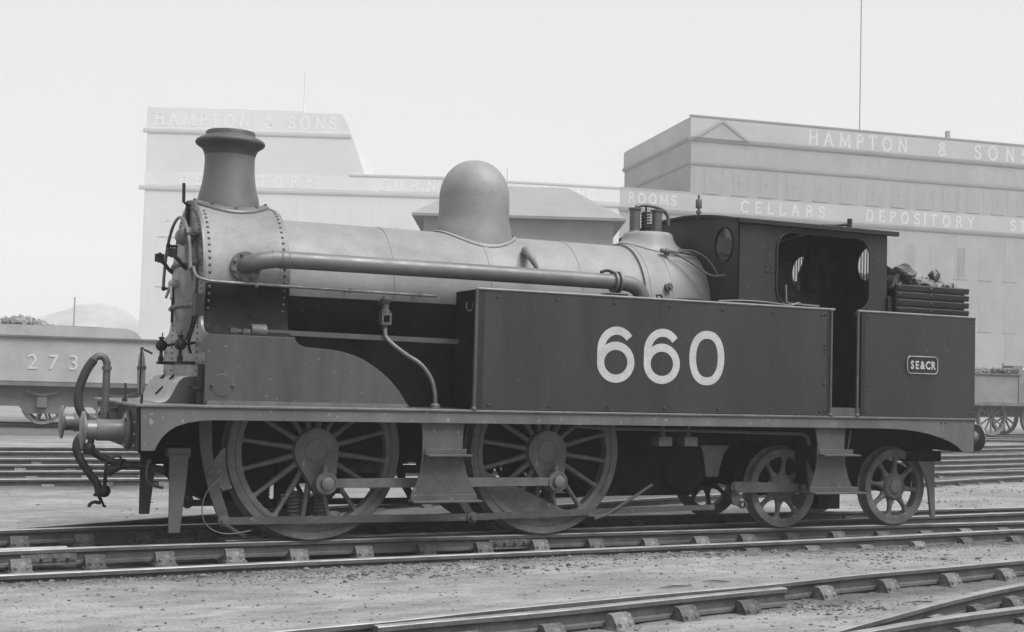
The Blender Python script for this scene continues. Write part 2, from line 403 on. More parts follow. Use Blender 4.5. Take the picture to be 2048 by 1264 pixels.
rail(L_TURN2L, 'short wing rail beside the crossing at the front end of the engine track', None)
rail(L_DIVA, 'rail diverging from the engine track behind the front guard irons', None, (-3, 40), .76)
rail(L_DIVB, 'rail curving away behind the rear bogie of the tank engine', None, (8, 40), .76)
rail(L_FRONT, 'long rail crossing the foreground, flush with the cinders on its far side', None, (-9, 17), .78)
rail(L_CHECK, 'short check rail ending bluntly beside the long foreground rail', None, (-1, 2.6), .62)
rail(L_CROSS, 'steeper of two rails meeting in the bottom right corner', None, (.5, 12), .66)
rail(L_CROSS2, 'lower of two rails meeting in the bottom right corner', None, (.5, 12), .7)
names = ['nearest', 'second', 'third', 'fourth', 'fifth', 'sixth']
for k, yy in enumerate((6.65, 8.15, 9.5, 11.0, 13.0, 14.5)):
    rail(catmull([(-40, yy), (-4, yy), (8, yy+.05), (20, yy+1.2), (50, yy+9)], 6), names[k]+' of the six parallel rails between the engine and the hazy tender', 'background rails', (-4.5, 5) if k < 4 else None, .8)
for k, yy in enumerate((25.2, 26.7)):
    rail([(-60, yy+.141*40+3), (-25, yy+.141*27), (30, yy-.141*28), (60, yy-.141*58)], ('near' if k == 0 else 'far')+' rail under the hazy tender', None)
for k, yy in enumerate((24.3, 25.8)):
    rail([(20, yy), (40, yy), (80, yy)], ('near' if k == 0 else 'far')+' rail under the distant engine behind the bunker', None)

# ------------------------------------------------------------------ THE LOCOMOTIVE
loco = empty('steam_locomotive', (0, 0, 0), 0, 'large dark tank engine numbered 660 with tall chimney, dome and side tanks', 'locomotive')
ZB = 2.40; RB = .682; RS = .772
def P(name, mb, m, parent=None, **k): return mb.build(name, m, parent or loco, **k)

# boiler, smokebox, firebox
def shell(x0, x1, r, a0, a1, n=64):
    vs = [(x, r*math.cos(R(a0+(a1-a0)*i/n)), ZB+r*math.sin(R(a0+(a1-a0)*i/n))) for x in (x0, x1) for i in range(n+1)]
    return MB().add(vs, [(i, i+1, n+2+i, n+1+i) for i in range(n)])
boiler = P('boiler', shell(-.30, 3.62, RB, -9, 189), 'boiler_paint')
P('lower_cladding_shade', shell(-.30, 3.62, RB-.004, 186, 354), 'burnt_shade_black', boiler)  # shade under the boiler, painted on as a near-black lower half
for x in (-.245, .80, 1.84, 2.89):
    P('boiler_band', MB().add([(x+dx, rr*math.cos(R(-8+196*i/64)), ZB+rr*math.sin(R(-8+196*i/64))) for dx, rr in ((-.028, RB-.004), (-.026, RB+.005), (.026, RB+.005), (.028, RB-.004)) for i in range(65)], [(j*65+i, j*65+i+1, (j+1)*65+i+1, (j+1)*65+i) for j in range(3) for i in range(64)]), 'boiler_paint', boiler)
def arch(r, zc, zlow, half=None, n=40):
    half = half or r
    return [(half, zlow)]+[(r*math.cos(math.pi*i/n), zc+r*math.sin(math.pi*i/n)) for i in range(n+1)]+[(-half, zlow)]
firebox = P('firebox', MB().prism(arch(.712, ZB, 1.30), 3.62, 4.60, 'x'), 'boiler_paint')
for x in (3.70, 3.97):
    fb = [(p[0]*(1.006), ZB+(p[1]-ZB)*1.006) for p in arch(.712, ZB, 1.9)]
    P('firebox_band', MB().prism(fb, x-.025, x+.025, 'x'), 'boiler_paint', firebox)
# smokebox wrapper: circle above, waisted, flaring out to the splashers
def sb_outline(r):
    right = []
    for i in range(31):
        a = R(90-i*4.2); right.append((r*math.cos(a), ZB+r*math.sin(a)))
    # below the middle come in to a waist, then flare
    right = [p for p in right if p[1] > 2.10]
    right += [(.745, 2.05), (.77, 1.985), (.83, 1.935), (.92, 1.905), (1.02, 1.893), (1.02, 1.262)]
    return right+[(-x, z) for x, z in reversed(right) if x > 1e-6]
smokebox = P('smokebox', MB().prism(sb_outline(RS), -1.085, -.30, 'x'), 'smokebox_black', angle=30)
P('front_plate', MB().prism(sb_outline(RS+.018), -1.108, -1.085, 'x'), 'front_paint', smokebox, angle=30)
def offs(p, d=.0035): return p[0]+math.copysign(d, p[0]), p[1]
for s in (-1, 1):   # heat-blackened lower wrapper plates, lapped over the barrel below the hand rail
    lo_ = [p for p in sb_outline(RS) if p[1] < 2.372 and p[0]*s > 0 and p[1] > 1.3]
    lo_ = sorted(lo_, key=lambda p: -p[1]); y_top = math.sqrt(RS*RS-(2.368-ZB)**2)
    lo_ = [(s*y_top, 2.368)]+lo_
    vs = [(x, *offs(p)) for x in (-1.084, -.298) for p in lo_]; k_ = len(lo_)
    P('lower_wrapper', MB().add(vs, [(i, i+1, k_+i+1, k_+i) for i in range(k_-1)]), 'burnt_shade_black', smokebox, angle=30)
rv = MB()
for x in (-1.045, -.345):
    for i in range(-28, 29):
        a = R(90+i*5.0)
        y, z = RS*math.cos(a), ZB+RS*math.sin(a)
        if z > 1.98 and abs(math.degrees(a)-90) > (26 if x < -1 else 8): rv.rivet((x, y, z), (0, y, z-ZB), .0155, .013)
for i in range(-30, 31):
    a = R(90+i*4.4); y, z = (RS-.045)*math.cos(a), ZB+(RS-.045)*math.sin(a)
    if z > 1.98: rv.rivet((-1.108, y, z), (-1, 0, 0), .013, .011)
for s in (-1, 1):
    for k in range(9): rv.rivet((-1.108, s*.62, 1.56+k*.058), (-1, 0, 0), .012, .01)
    for k in range(6): rv.rivet((-1.108, s*.93, 1.34+k*.1), (-1, 0, 0), .012, .01)
tag(P('rivets', rv, 'fitting', smokebox), kind='stuff')
# smokebox door, dished, with straps and locks
door = P('smokebox_door', MB().lathe([(.545, -1.110), (.55, -1.128), (.53, -1.138), (.44, -1.165), (.3, -1.192), (.15, -1.205), (.0, -1.208)], (0, 0, ZB-.01), 'x', 64, capends=False), 'front_paint')
for z in (2.17, 2.57):
    st = MB()
    pts = []
    for i in range(13):
        y = -.60+i*.1
        rr = math.hypot(y, z-ZB+.01); pts.append((-1.13-.075*max(0, 1-(rr/.55)**2)-.012, y, z))
    for a, c in zip(pts, pts[1:]): st.bar(a, c, .03, .055) if False else st.tube([a, c], .024, 8)
    P('hinge_strap', st, 'fitting', door)
for s in (-1, 1):
    b = MB().box(-1.325, -1.305, s*.34-.045, s*.34+.045, 2.615, 2.71).box(-1.36, -1.27, s*.34-.008, s*.34+.008, 2.62, 2.70)
    b.tube([(-1.30, s*.34, 2.63), (-1.26, s*.34, 2.60), (-1.21, s*.34, 2.54), (-1.15, s*.34, 2.50)], .018, 8, 4)
    P('lamp_bracket', b, 'black', smokebox)
dn = MB().lathe([(.04, -1.20), (.04, -1.26), (.02, -1.28), (0, -1.28)], (0, 0, ZB-.01), 'x', 16)
for a in (40, 130):
    dn.tube([(-1.25, 0, ZB-.01), (-1.27, .2*math.cos(R(a)), ZB-.01-.2*math.sin(R(a)))], .014, 8)
P('door_handle', dn, 'bright_steel', door)
# top lamp iron
P('lamp_iron', MB().tube([(-1.125, 0, 2.93), (-1.13, 0, 3.16), (-1.165, 0, 3.19), (-1.17, 0, 3.37)], .016, 6).box(-1.135, -1.105, -.03, .03, 2.96, 3.2), 'black', smokebox)
P('blower_drum', MB().lathe([(.05, -.02), (.085, 0), (.085, .13), (.05, .155)], (-1.20, -.40, 2.82), 'y', 20).tube([(-1.20, -.40, 2.74), (-1.19, -.42, 2.62), (-1.14, -.5, 2.4)], .016, 8), 'fitting', smokebox)
# displacement lubricators on the front plate
for s in (-1, 1):
    b = MB().sphere((-1.235, s*.5, 1.80), .056, n=20).lathe([(.022, -.0), (.022, .03), (.03, .03), (.03, .045), (0, .05)], (-1.235, s*.5, 1.84), 'z', 12)
    b.tube([(-1.235, s*.5, 1.86), (-1.225, s*.5, 1.93)], .006, 6).lathe([(.02, -.14), (.03, -.10), (.016, -.06), (.016, 0)], (-1.235, s*.5, 1.77), 'z', 12)
    b.box(-1.27, -1.10, s*.5-.05, s*.5+.05, 1.615, 1.645).tube([(-1.2, s*.5, 1.80), (-1.11, s*.5, 1.82)], .014, 8)
    P('lubricator', b, 'black', smokebox)
P('drain_pipe', MB().tube([(-1.15, -.82, 2.2), (-1.16, -.80, 2.05), (-1.17, -.7, 1.93), (-1.18, -.6, 1.82), (-1.15, -.56, 1.72)], .013, 8, 5).box(-1.18, -1.11, -.86, -.70, 2.06, 2.26), 'black', smokebox)
P('stem_rod', MB().tube([(-1.21, .12, 2.36), (-1.21, .12, 2.02)], .014, 8).lathe([(.026, -.03), (.026, .03)], (-1.21, .12, 2.37), 'z', 10), 'black', smokebox)
# chimney draped over the smokebox
def saddle(RR, t): return lambda y: ZB+math.sqrt(max(0, RR*RR-y*y))+t
def drape(prof, cx, RR, nblend, n=72, t=.002):
    """prof rows: (radius, z, blend) where blend=1 lies on the barrel"""
    sd_ = saddle(RR, t); mb = MB(); vs = []; m = len(prof)
    for r, z, bl in prof:
        for i in range(n):
            a = 2*math.pi*i/n; x, y = r*math.cos(a), r*math.sin(a)
            vs.append((cx+x, y, (1-bl)*z+bl*(sd_(y)+z)))
    fs = [(j*n+i, j*n+(i+1) % n, (j+1)*n+(i+1) % n, (j+1)*n+i) for j in range(m-1) for i in range(n)]
    return mb.add(vs, fs)
chp = [(.395, -.01, 1), (.40, .012, 1), (.395, .026, 1), (.375, .032, 1), (.345, .040, 1), (.315, .062, .97)]
for r, z, bl in ((.290, 3.265, .55), (.272, 3.33, .28), (.258, 3.40, .10), (.248, 3.48, 0), (.242, 3.56, 0), (.241, 3.62, 0), (.243, 3.67, 0), (.246, 3.672, 0), (.252, 3.70, 0), (.270, 3.735, 0), (.298, 3.758, 0), (.322, 3.772, 0), (.336, 3.79, 0), (.337, 3.806, 0), (.326, 3.822, 0), (.300, 3.838, 0), (.268, 3.852, 0), (.244, 3.862, 0), (.240, 3.872, 0), (.240, 3.898, 0), (.232, 3.912, 0), (.215, 3.912, 0), (.205, 3.88, 0), (.20, 3.4, 0), (.0, 3.4, 0)):
    chp.append((r, z if bl == 0 else z-(bl*(ZB+RS)), bl))
k_ = next(i for i, p in enumerate(chp) if p[1] == 3.672)
chimney = P('chimney', drape(chp[:k_+1], -.735, RS, 3), 'chimney_paint', angle=50)
P('chimney_cap', drape(chp[k_:], -.735, RS, 3), 'soot', chimney, angle=50)
rv = MB()
for i in range(10):
    a = R(18+36*i); x, y = .362*math.cos(a), .362*math.sin(a); z = ZB+math.sqrt(RS*RS-y*y)+.034
    rv.lathe([(.017, 0), (.017, .016), (.008, .02)], (-.735+x, y, z), 'z', 6)
tag(P('rivets', rv, 'fitting', chimney), kind='stuff')
# dome
dp = [(.455, .0, 1), (.456, .008, 1), (.435, .018, 1), (.415, .04, .98)]
for r, z, bl in ((.397, 3.16, .7), (.385, 3.20, .4), (.378, 3.25, .15), (.375, 3.31, 0)): dp.append((r, z-bl*(ZB+RB), bl) if bl else (r, z, 0))
for i in range(0, 19):
    t = R(i*5); dp.append((.374*math.cos(t)**.9 if i < 18 else 0, 3.47+.41*math.sin(t), 0))
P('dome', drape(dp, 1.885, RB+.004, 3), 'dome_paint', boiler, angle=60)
# safety valves
sp = [(.37, -.002, 1), (.372, .01, 1), (.345, .022, 1)]
for r, z, bl in ((.325, 3.145, .7), (.304, 3.17, .35), (.288, 3.20, 0), (.278, 3.235, 0), (.258, 3.255, 0), (.0, 3.258, 0)): sp.append((r, z-bl*(ZB+.712), bl) if bl else (r, z, 0))
sv = P('safety_valve_casing', drape(sp, 4.03, .712, 3), 'dome_paint', firebox, angle=50)
for x in (3.857, 4.145):
    P('valve_column', MB().lathe([(.07, 3.25), (.07, 3.265), (.060, 3.275), (.060, 3.50), (.072, 3.512), (.074, 3.53), (.055, 3.535), (.05, 3.52), (0, 3.52)], (x, 0, 0), 'z', 28), 'fitting', sv)
sp_ = []
for i in range(110): a = i*.42; sp_.append((4.0+.046*math.cos(a), .046*math.sin(a), 3.265+.235*i/109))
P('valve_spring', MB().tube(sp_, .011, 6).tube([(4.0, 0, 3.25), (4.0, 0, 3.56)], .012, 8), 'black', sv)
P('valve_lever', MB().tube([(3.87, 0, 3.548), (3.95, 0, 3.572), (4.08, 0, 3.572), (4.2, 0, 3.548), (4.27, 0, 3.50), (4.295, 0, 3.44), (4.30, 0, 3.36)], .021, 8, 4), 'fitting', sv)
# hand rail along the boiler and arching over the smokebox door
hr = [(1.15, -.85, 2.355), (.4, -.85, 2.36), (-.5, -.85, 2.37), (-.95, -.85, 2.375), (-1.09, -.84, 2.385), (-1.17, -.80, 2.42), (-1.195, -.755, 2.50)]
for i in range(1, 11):
    a = R(190-i*(190-5)/10*1.0); 
    hr.append((-1.205, .66*math.cos(a)*1.05, 2.41+.62*math.sin(a)))
hr += [(-1.205, .69, 2.36)]
P('handrail', MB().tube(hr, .0155, 8, 5), 'steel_rod', boiler)
for x in (-.63, .27, .98):
    P('handrail_knob', MB().sphere((x, -.85, 2.36), .025, n=10).tube([(x, -.85, 2.36), (x, -.66, 2.37)], .013, 8), 'steel_rod', boiler)
for y, z in ((.675, 2.38), (.5, 2.80), (-.52, 2.82)):
    P('handrail_knob', MB().sphere((-1.205, y, z), .025, n=10).tube([(-1.205, y, z), (-1.10, y, z)], .013, 8), 'black', smokebox)
# reach rod and fittings low down on the boiler side
P('reach_rod', MB().bar((-.52, -.83, 1.936), (1.44, -.83, 1.916), .03, .048), 'step_grey')
b = MB().lathe([(.0, -.075), (.068, -.072), (.07, -.06), (.07, .07), (0, .075)], (-.595, -.84, 1.935), 'x', 20).box(-.75, -.68, -.9, -.8, 1.90, 1.955).box(-.86, -.79, -.88, -.8, 1.89, 1.96).tube([(-.86, -.85, 1.93), (-.66, -.85, 1.93)], .018, 8)
P('oil_box', b, 'step_grey')
# clack valve with feed pipe
b = MB().lathe([(.05, 2.165), (.05, 2.185), (.034, 2.195), (.034, 2.255), (.05, 2.27), (.055, 2.30), (.03, 2.33), (0, 2.33)], (.635, -.84, 0), 'z', 16)
b.box(.585, .685, -.89, -.79, 2.05, 2.075).box(.585, .685, -.89, -.79, 2.14, 2.165).box(.585, .605, -.885, -.8, 2.075, 2.14).box(.665, .685, -.885, -.8, 2.075, 2.14).lathe([(.03, 2.0), (.03, 2.05)], (.635, -.84, 0), 'z', 12).tube([(.635, -.84, 2.27), (.635, -.6, 2.27)], .03, 10)
cl = P('clack_valve', b, 'step_grey')
P('feed_pipe', MB().tube([(.635, -.85, 2.02), (.64, -.86, 1.94), (.70, -.88, 1.87), (.84, -.9, 1.77), (.98, -.92, 1.685), (1.08, -.94, 1.56), (1.125, -.95, 1.42), (1.135, -.95, 1.28)], .0205, 10, 6).lathe([(.05, 1.262), (.05, 1.29), (.03, 1.31)], (1.135, -.95, 0), 'z', 12), 'steel_rod', cl)
# condensing pipe from smokebox to tank top
y_p = -.925
cp = [(-.72, -.70, 2.535), (-.72, -.80, 2.54), (-.70, -.875, 2.555), (-.62, -.915, 2.58), (-.50, y_p, 2.602), (-.40, y_p, 2.606), (.8, y_p, 2.607), (2.0, y_p, 2.605), (3.02, y_p, 2.600), (3.16, y_p, 2.597), (3.28, y_p, 2.585), (3.37, y_p, 2.545), (3.42, y_p, 2.48), (3.435, y_p, 2.38)]
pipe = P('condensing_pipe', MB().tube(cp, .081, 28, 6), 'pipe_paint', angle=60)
P('pipe_collar', MB().lathe([(.081, -.44), (.0845, -.435), (.0845, -.36), (.081, -.355)], (0, y_p, 2.606), 'x', 28), 'pipe_paint', pipe)
b = MB().lathe([(.138, -.80), (.142, -.795), (.142, -.755), (.10, -.74)], (-.72, 0, 2.535), 'y', 36)
P('pipe_flange', b, 'pipe_paint', pipe)
rv = MB()
for i in range(8): rv.lathe([(.017, 0), (.017, -.018), (.009, -.024)], (-.72+.116*math.cos(R(22+45*i)), -.80, 2.535+.116*math.sin(R(22+45*i))), 'y', 6)
tag(P('rivets', rv, 'fitting', pipe), kind='stuff')
for x in (3.085, 3.14): P('clamp_ring', MB().lathe([(.08, x-.012), (.112, x-.012), (.112, x+.012), (.08, x+.012)], (0, y_p, 2.599), 'x', 32), 'pipe_paint', pipe)
P('pipe_bracket', MB().tube([(2.93, y_p, 2.69), (3.0, y_p, 2.712), (3.06, y_p, 2.705)], .016, 8, 3).box(2.98, 3.22, -1.0, -.85, 2.425, 2.475), 'black', pipe)
# bent cowl hanging from the boiler side
P('cowl', MB().tube([(2.27, -.50, 2.90), (2.245, -.60, 2.89), (2.235, -.70, 2.83), (2.26, -.735, 2.76), (2.30, -.74, 2.69)], .04, 14, 4, radii=[.05, .052, .046, .032, .016]), 'boiler_paint', boiler)
# pipework on the firebox
P('whistle_pipe', MB().tube([(4.02, -.50, 3.0), (4.10, -.60, 2.955), (4.20, -.72, 2.86), (4.28, -.82, 2.77), (4.36, -.88, 2.735), (4.424, -.9, 2.735)], .013, 8, 5).tube([(3.98, -.44, 3.03), (4.15, -.44, 3.02), (4.42, -.46, 3.0)], .015, 8).sphere((4.0, -.47, 3.01), .04, n=12).lathe([(.026, -.05), (.026, .05)], (3.98, -.46, 3.02), 'x', 10), 'fitting', firebox)
P('injector_pipe', MB().tube([(4.10, -.52, 3.0), (4.22, -.60, 3.03), (4.34, -.72, 2.95), (4.39, -.83, 2.82), (4.405, -.88, 2.74)], .010, 8, 5).tube([(4.40, -.86, 2.74), (4.44, -.98, 2.74)], .02, 8), 'fitting', firebox)
P('washout_plug', MB().lathe([(.045, -.74), (.04, -.70), (.04, -.6)], (3.88, 0, 2.60), 'y', 12).lathe([(.022, -.765), (.022, -.74)], (3.88, 0, 2.60), 'y', 4), 'fitting', firebox)

# frames, beams, footplate
fr = [(-1.69, .86), (-1.69, 1.234), (7.66, 1.234), (7.66, .80), (6.6, .80), (6.2, .95), (4.95, .95), (4.6, .72), (2.72, .72), (2.72, .42), (2.58, .42), (2.58, .62), (2.25, .62), (2.25, .42), (2.11, .42), (2.11, .72), (.31, .72), (.31, .42), (.17, .42), (.17, .62), (-.17, .62), (-.17, .42), (-.31, .42), (-.31, .72), (-.8, .72), (-1.1, .62), (-1.3, .62), (-1.45, .80)]
for s in (-1, 1): P('frame_plate', MB().prism(fr, s*.62-.014, s*.62+.014, 'y'), 'under_black')
P('cylinder_block', MB().prism([(-1.15, 1.23), (-1.15, .52), (-.98, .36), (-.42, .36), (-.34, .60), (-.34, 1.23)], -.60, .60, 'y'), 'under_black')
P('ashpan', MB().prism([(2.78, 1.25), (2.78, .62), (3.0, .36), (4.35, .36), (4.5, .62), (4.5, 1.25)], -.60, .60, 'y'), 'under_black')
P('inner_casing', MB().prism([(-.52, 1.20), (-.52, 2.0), (.52, 2.0), (.52, 1.20)], -.30, 3.62, 'x'), 'under_black')
P('motion_plate', MB().box(.95, 1.0, -.6, .6, .70, 1.24), 'under_black')
for x in (0, 2.4143): 
    P('axle', MB().lathe([(.085, -.70), (.085, .70)], (x, 0, .838), 'y', 20), 'under_black')
    for s in (-1, 1):
        P('axlebox', MB().box(x-.155, x+.155, s*.62-.09, s*.62+.09, .68, 1.02), 'under_black')
        for dx in (-.13, .13):
            c = []
            for i in range(70): a = i*.62; c.append((x+dx+.055*math.cos(a), s*.60+.055*math.sin(a), .20+.24*i/69))
            P('coil_spring', MB().tube(c, .017, 6), 'wheel_grey')
        P('spring_plate', MB().box(x-.21, x+.21, s*.60-.07, s*.60+.07, .165, .195).tube([(x, s*.6, .18), (x, s*.6, .7)], .022, 8), 'under_black')
fp = MB().prism([(-1.765, -1.20), (-1.74, -1.285), (7.70, -1.285), (7.72, -1.2), (7.72, 1.2), (7.70, 1.285), (-1.74, 1.285), (-1.765, 1.2)], 1.236, 1.260, 'z')
P('footplate', fp, 'edge_grey', bevel=.006)
val = [(-1.69, 1.237), (-1.675, .862), (-1.56, .862), (-1.535, .92), (-1.50, .978), (-1.45, 1.03), (-1.38, 1.073), (-1.28, 1.105), (-1.17, 1.123), (-1.05, 1.13), (6.40, 1.13), (6.62, 1.122), (6.82, 1.105), (7.02, 1.074), (7.2, 1.03), (7.34, .985), (7.45, .93), (7.53, .868), (7.685, .868), (7.69, 1.237)]
for s in (-1, 1): P('valance', MB().prism(val, s*1.268, s*1.250, 'y'), 'valance_paint', bevel=.003)
for x0, x1 in ((-1.722, -1.69), (7.692, 7.722)):
    bb = P('buffer_beam', MB().box(x0, x1, -1.245, 1.245, .862, 1.236), 'black', bevel=.004)
rv = MB()
for k in range(4): rv.rivet((-1.722, -1.20, .90+k*.1), (-1, 0, 0), .016, .014)
for k in range(4): rv.rivet((-1.722, 1.20, .90+k*.1), (-1, 0, 0), .016, .014)
tag(P('rivets', rv, 'smokebox_black'), kind='stuff')
for s in (-1, 1):
    b = MB().lathe([(0, -2.135), (.06, -2.133), (.12, -2.127), (.158, -2.118), (.165, -2.108), (.163, -2.098), (.12, -2.092), (.085, -2.08), (.083, -1.985), (.083, -1.98)], (0, s*.865, 1.018), 'x', 40, capends=False)
    bf = P('buffer', b, 'buffer_paint', angle=40)
    P('buffer_socket', MB().lathe([(.070, -1.998), (.090, -1.998), (.094, -1.99), (.094, -1.80), (.10, -1.775), (.125, -1.762), (.155, -1.758), (.16, -1.75), (.16, -1.735)], (0, s*.865, 1.018), 'x', 40, capends=False), 'buffer_paint', bf)
    P('mounting_plate', MB().lathe([(.15, -1.738), (.178, -1.738), (.178, -1.722), (.15, -1.722)], (0, s*.865, 1.018), 'x', 40), 'panel_paint', bf)
    rv = MB()
    for k in range(4): rv.lathe([(.02, -1.775), (.02, -1.757), (.012, -1.757)], (0, s*.865+.136*math.cos(R(45+90*k)), 1.018+.136*math.sin(R(45+90*k))), 'x', 6)
    P('bolts', rv, 'panel_paint', bf)
    b = MB().lathe([(0, 8.135), (.06, 8.133), (.12, 8.127), (.158, 8.118), (.165, 8.108), (.163, 8.098), (.12, 8.092), (.085, 8.08), (.083, 7.985)], (0, s*.865, 1.018), 'x', 40, capends=False)
    bf = P('buffer', b, 'buffer_paint', angle=40)
    P('buffer_socket', MB().lathe([(.070, 7.99), (.094, 7.985), (.094, 7.80), (.125, 7.762), (.16, 7.75), (.16, 7.722)], (0, s*.865, 1.018), 'x', 40, capends=False), 'panel_paint', bf)

# vacuum standpipe, hoses, draw hook
vp = P('vacuum_standpipe', MB().tube([(-1.815, 0, .92), (-1.815, 0, 1.55), (-1.82, 0, 1.615), (-1.845, 0, 1.66), (-1.885, 0, 1.672), (-1.925, 0, 1.65), (-1.95, 0, 1.61)], .034, 14, 4).lathe([(.046, 1.545), (.046, 1.575)], (-1.815, 0, 0), 'z', 16).box(-1.83, -1.72, -.03, .03, 1.15, 1.19), 'fitting')
P('vacuum_hose', MB().tube([(-1.935, 0, 1.635), (-1.99, 0, 1.55), (-2.04, 0, 1.42), (-2.062, 0, 1.30), (-2.045, 0, 1.18), (-1.985, 0, 1.09), (-1.93, 0, 1.06), (-1.90, 0, 1.05)], .0415, 16, 5), 'rubber', vp)
P('hose_plug', MB().lathe([(.03, -1.93), (.045, -1.90), (.045, -1.87), (.03, -1.84), (.03, -1.75)], (0, 0, 1.05), 'x', 14), 'step_grey', vp)
lh = P('steam_heat_hose', MB().tube([(-1.97, -.05, .93), (-2.045, -.04, .90), (-2.06, -.03, .80), (-2.01, -.02, .69), (-1.93, 0, .575), (-1.865, 0, .49), (-1.842, 0, .42), (-1.842, 0, .37)], .037, 14, 5), 'rubber')
P('hose_coupling', MB().sphere((-1.79, 0, .41), .058, n=18).lathe([(.05, 0), (.05, .02)], (-1.84, 0, .365), 'z', 14).tube([(-1.84, 0, .37), (-1.82, 0, .33), (-1.83, 0, .30), (-1.87, 0, .31), (-1.91, 0, .295), (-1.925, 0, .265)], .017, 8, 3).tube([(-1.82, 0, .33), (-1.80, 0, .30), (-1.79, 0, .272), (-1.77, 0, .27)], .012, 6, 3), 'black', lh)
P('hanging_link', MB().tube([(-1.79, 0, .44), (-1.785, 0, .60), (-1.775, 0, .74)], .017, 8), 'black', lh)
dh = P('draw_hook', MB().prism([(-1.72, 1.08), (-1.83, 1.08), (-1.90, 1.05), (-1.93, .99), (-1.92, .93), (-1.87, .92), (-1.875, .97), (-1.85, 1.01), (-1.80, 1.02), (-1.72, 1.0)], -.03, .03, 'y'), 'black', bevel=.006)
P('steam_pipe', MB().tube([(-1.96, -.05, .80), (-1.93, -.05, .79), (-1.86, -.05, .745), (-1.74, -.1, .69), (-1.66, -.2, .675)], .034, 12, 4).lathe([(.05, -.05), (.055, -.02), (.055, .02), (.04, .05)], (-1.95, -.05, .81), 'z', 12).tube([(-1.95, -.05, .83), (-1.93, -.05, .90)], .03, 8), 'black')
ch = MB()
for i in range(6):
    t = i/5; c = Vector((-1.80+.16*t, -.1, .63+.09*math.sin(t*2.6)))
    r1 = [(c.x+.04*math.cos(R(a)), c.y+(.0 if i % 2 else .022*math.sin(R(a))), c.z+(.022*math.sin(R(a)) if i % 2 else 0)) for a in range(0, 361, 40)]
    ch.tube(r1, .010, 6)
P('coupling_chain', ch, 'step_grey')
P('sag_hose', MB().tube([(-1.77, -.1, .585), (-1.72, -.15, .63), (-1.62, -.2, .665), (-1.45, -.3, .66), (-1.30, -.4, .62)], .033, 12, 4), 'rubber')
P('brake_pipe_loop', MB().tube([(-1.50, -.62, .74), (-1.51, -.62, .60), (-1.48, -.62, .53), (-1.42, -.62, .50), (-1.36, -.62, .49)], .012, 8, 4).sphere((-1.49, -.62, .73), .025, n=8), 'fitting')
# piano-front cover
cov = [(-1.109, 1.262), (-1.109, 1.512), (-1.20, 1.510), (-1.245, 1.498), (-1.283, 1.462), (-1.312, 1.41), (-1.338, 1.35), (-1.365, 1.302), (-1.40, 1.272), (-1.45, 1.262)]
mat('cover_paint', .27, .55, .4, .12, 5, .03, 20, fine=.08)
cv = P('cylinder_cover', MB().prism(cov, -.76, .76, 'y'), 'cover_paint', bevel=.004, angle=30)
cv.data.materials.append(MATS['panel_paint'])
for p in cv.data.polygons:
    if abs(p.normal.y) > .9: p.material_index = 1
for y in (-.30, .18):
    b = MB()
    b.sphere((-1.262, y, 1.492), .013, n=8)
    for a in (20, 110, 200, 290): b.tube([(-1.262, y, 1.492), (-1.268+.02*math.sin(R(a)), y+.034*math.cos(R(a)), 1.497+.02*math.sin(R(a)))], .009, 6)
    P('wing_nut', b, 'black', cv)
P('cover_handle', MB().tube([(-1.322, -.16, 1.40), (-1.338, -.08, 1.37), (-1.356, .0, 1.33)], .009, 6), 'black', cv)
# lamp irons on the front
P('lamp_iron', MB().box(-1.705, -1.69, -.42, -.38, 1.262, 1.43).box(-1.72, -1.68, -.43, -.37, 1.26, 1.29), 'black')
P('disc_stand', MB().tube([(-1.652, -1.05, 1.26), (-1.652, -1.05, 1.36)], .012, 6), 'black')
# splasher and sandbox
spl = [(-1.11, 1.262), (-1.11, 1.888), (-.304, 1.884), (-.296, 1.862), (-.279, 1.842), (-.25, 1.82), (-.205, 1.803), (-.10, 1.797), (.032, 1.79), (.14, 1.775), (.251, 1.747), (.355, 1.708), (.451, 1.655), (.545, 1.592), (.629, 1.523), (.70, 1.448), (.76, 1.37), (.80, 1.31), (.845, 1.262)]
for s in (-1, 1):
    sp2 = P('splasher', MB().prism(spl, s*1.05, s*1.032, 'y'), 'panel_paint', bevel=.003)
    top = MB()
    for a, c in zip(spl[1:-1], spl[2:]):
        top.add([(a[0], s*1.032, a[1]-.002), (c[0], s*1.032, c[1]-.002), (c[0], s*.66, c[1]-.002), (a[0], s*.66, a[1]-.002)], [(0, 1, 2, 3)])
    P('splasher_top', top, 'panel_paint', sp2)
    P('base_angle', MB().box(-1.09, .80, min(s*1.05, s*1.078), max(s*1.05, s*1.078), 1.260, 1.298), 'edge_grey', sp2)
    P('inspection_cover', MB().lathe([(.0, s*1.055), (.100, s*1.054), (.103, s*1.052), (.103, s*1.049)], (-.952, 0, 1.436), 'y', 40), 'panel_paint', sp2, angle=12)
    b = MB()
    for dx in (-.093, .093): b.lathe([(.017, s*1.05), (.017, s*1.066), (.006, s*1.07)], (-.952+dx, 0, 1.436), 'y', 8)
    P('bolts', b, 'panel_paint', sp2)
P('front_step_bracket', MB().box(-1.16, -1.112, -.98, -.93, 1.262, 1.62).box(-1.20, -1.11, -1.0, -.80, 1.40, 1.42), 'black')

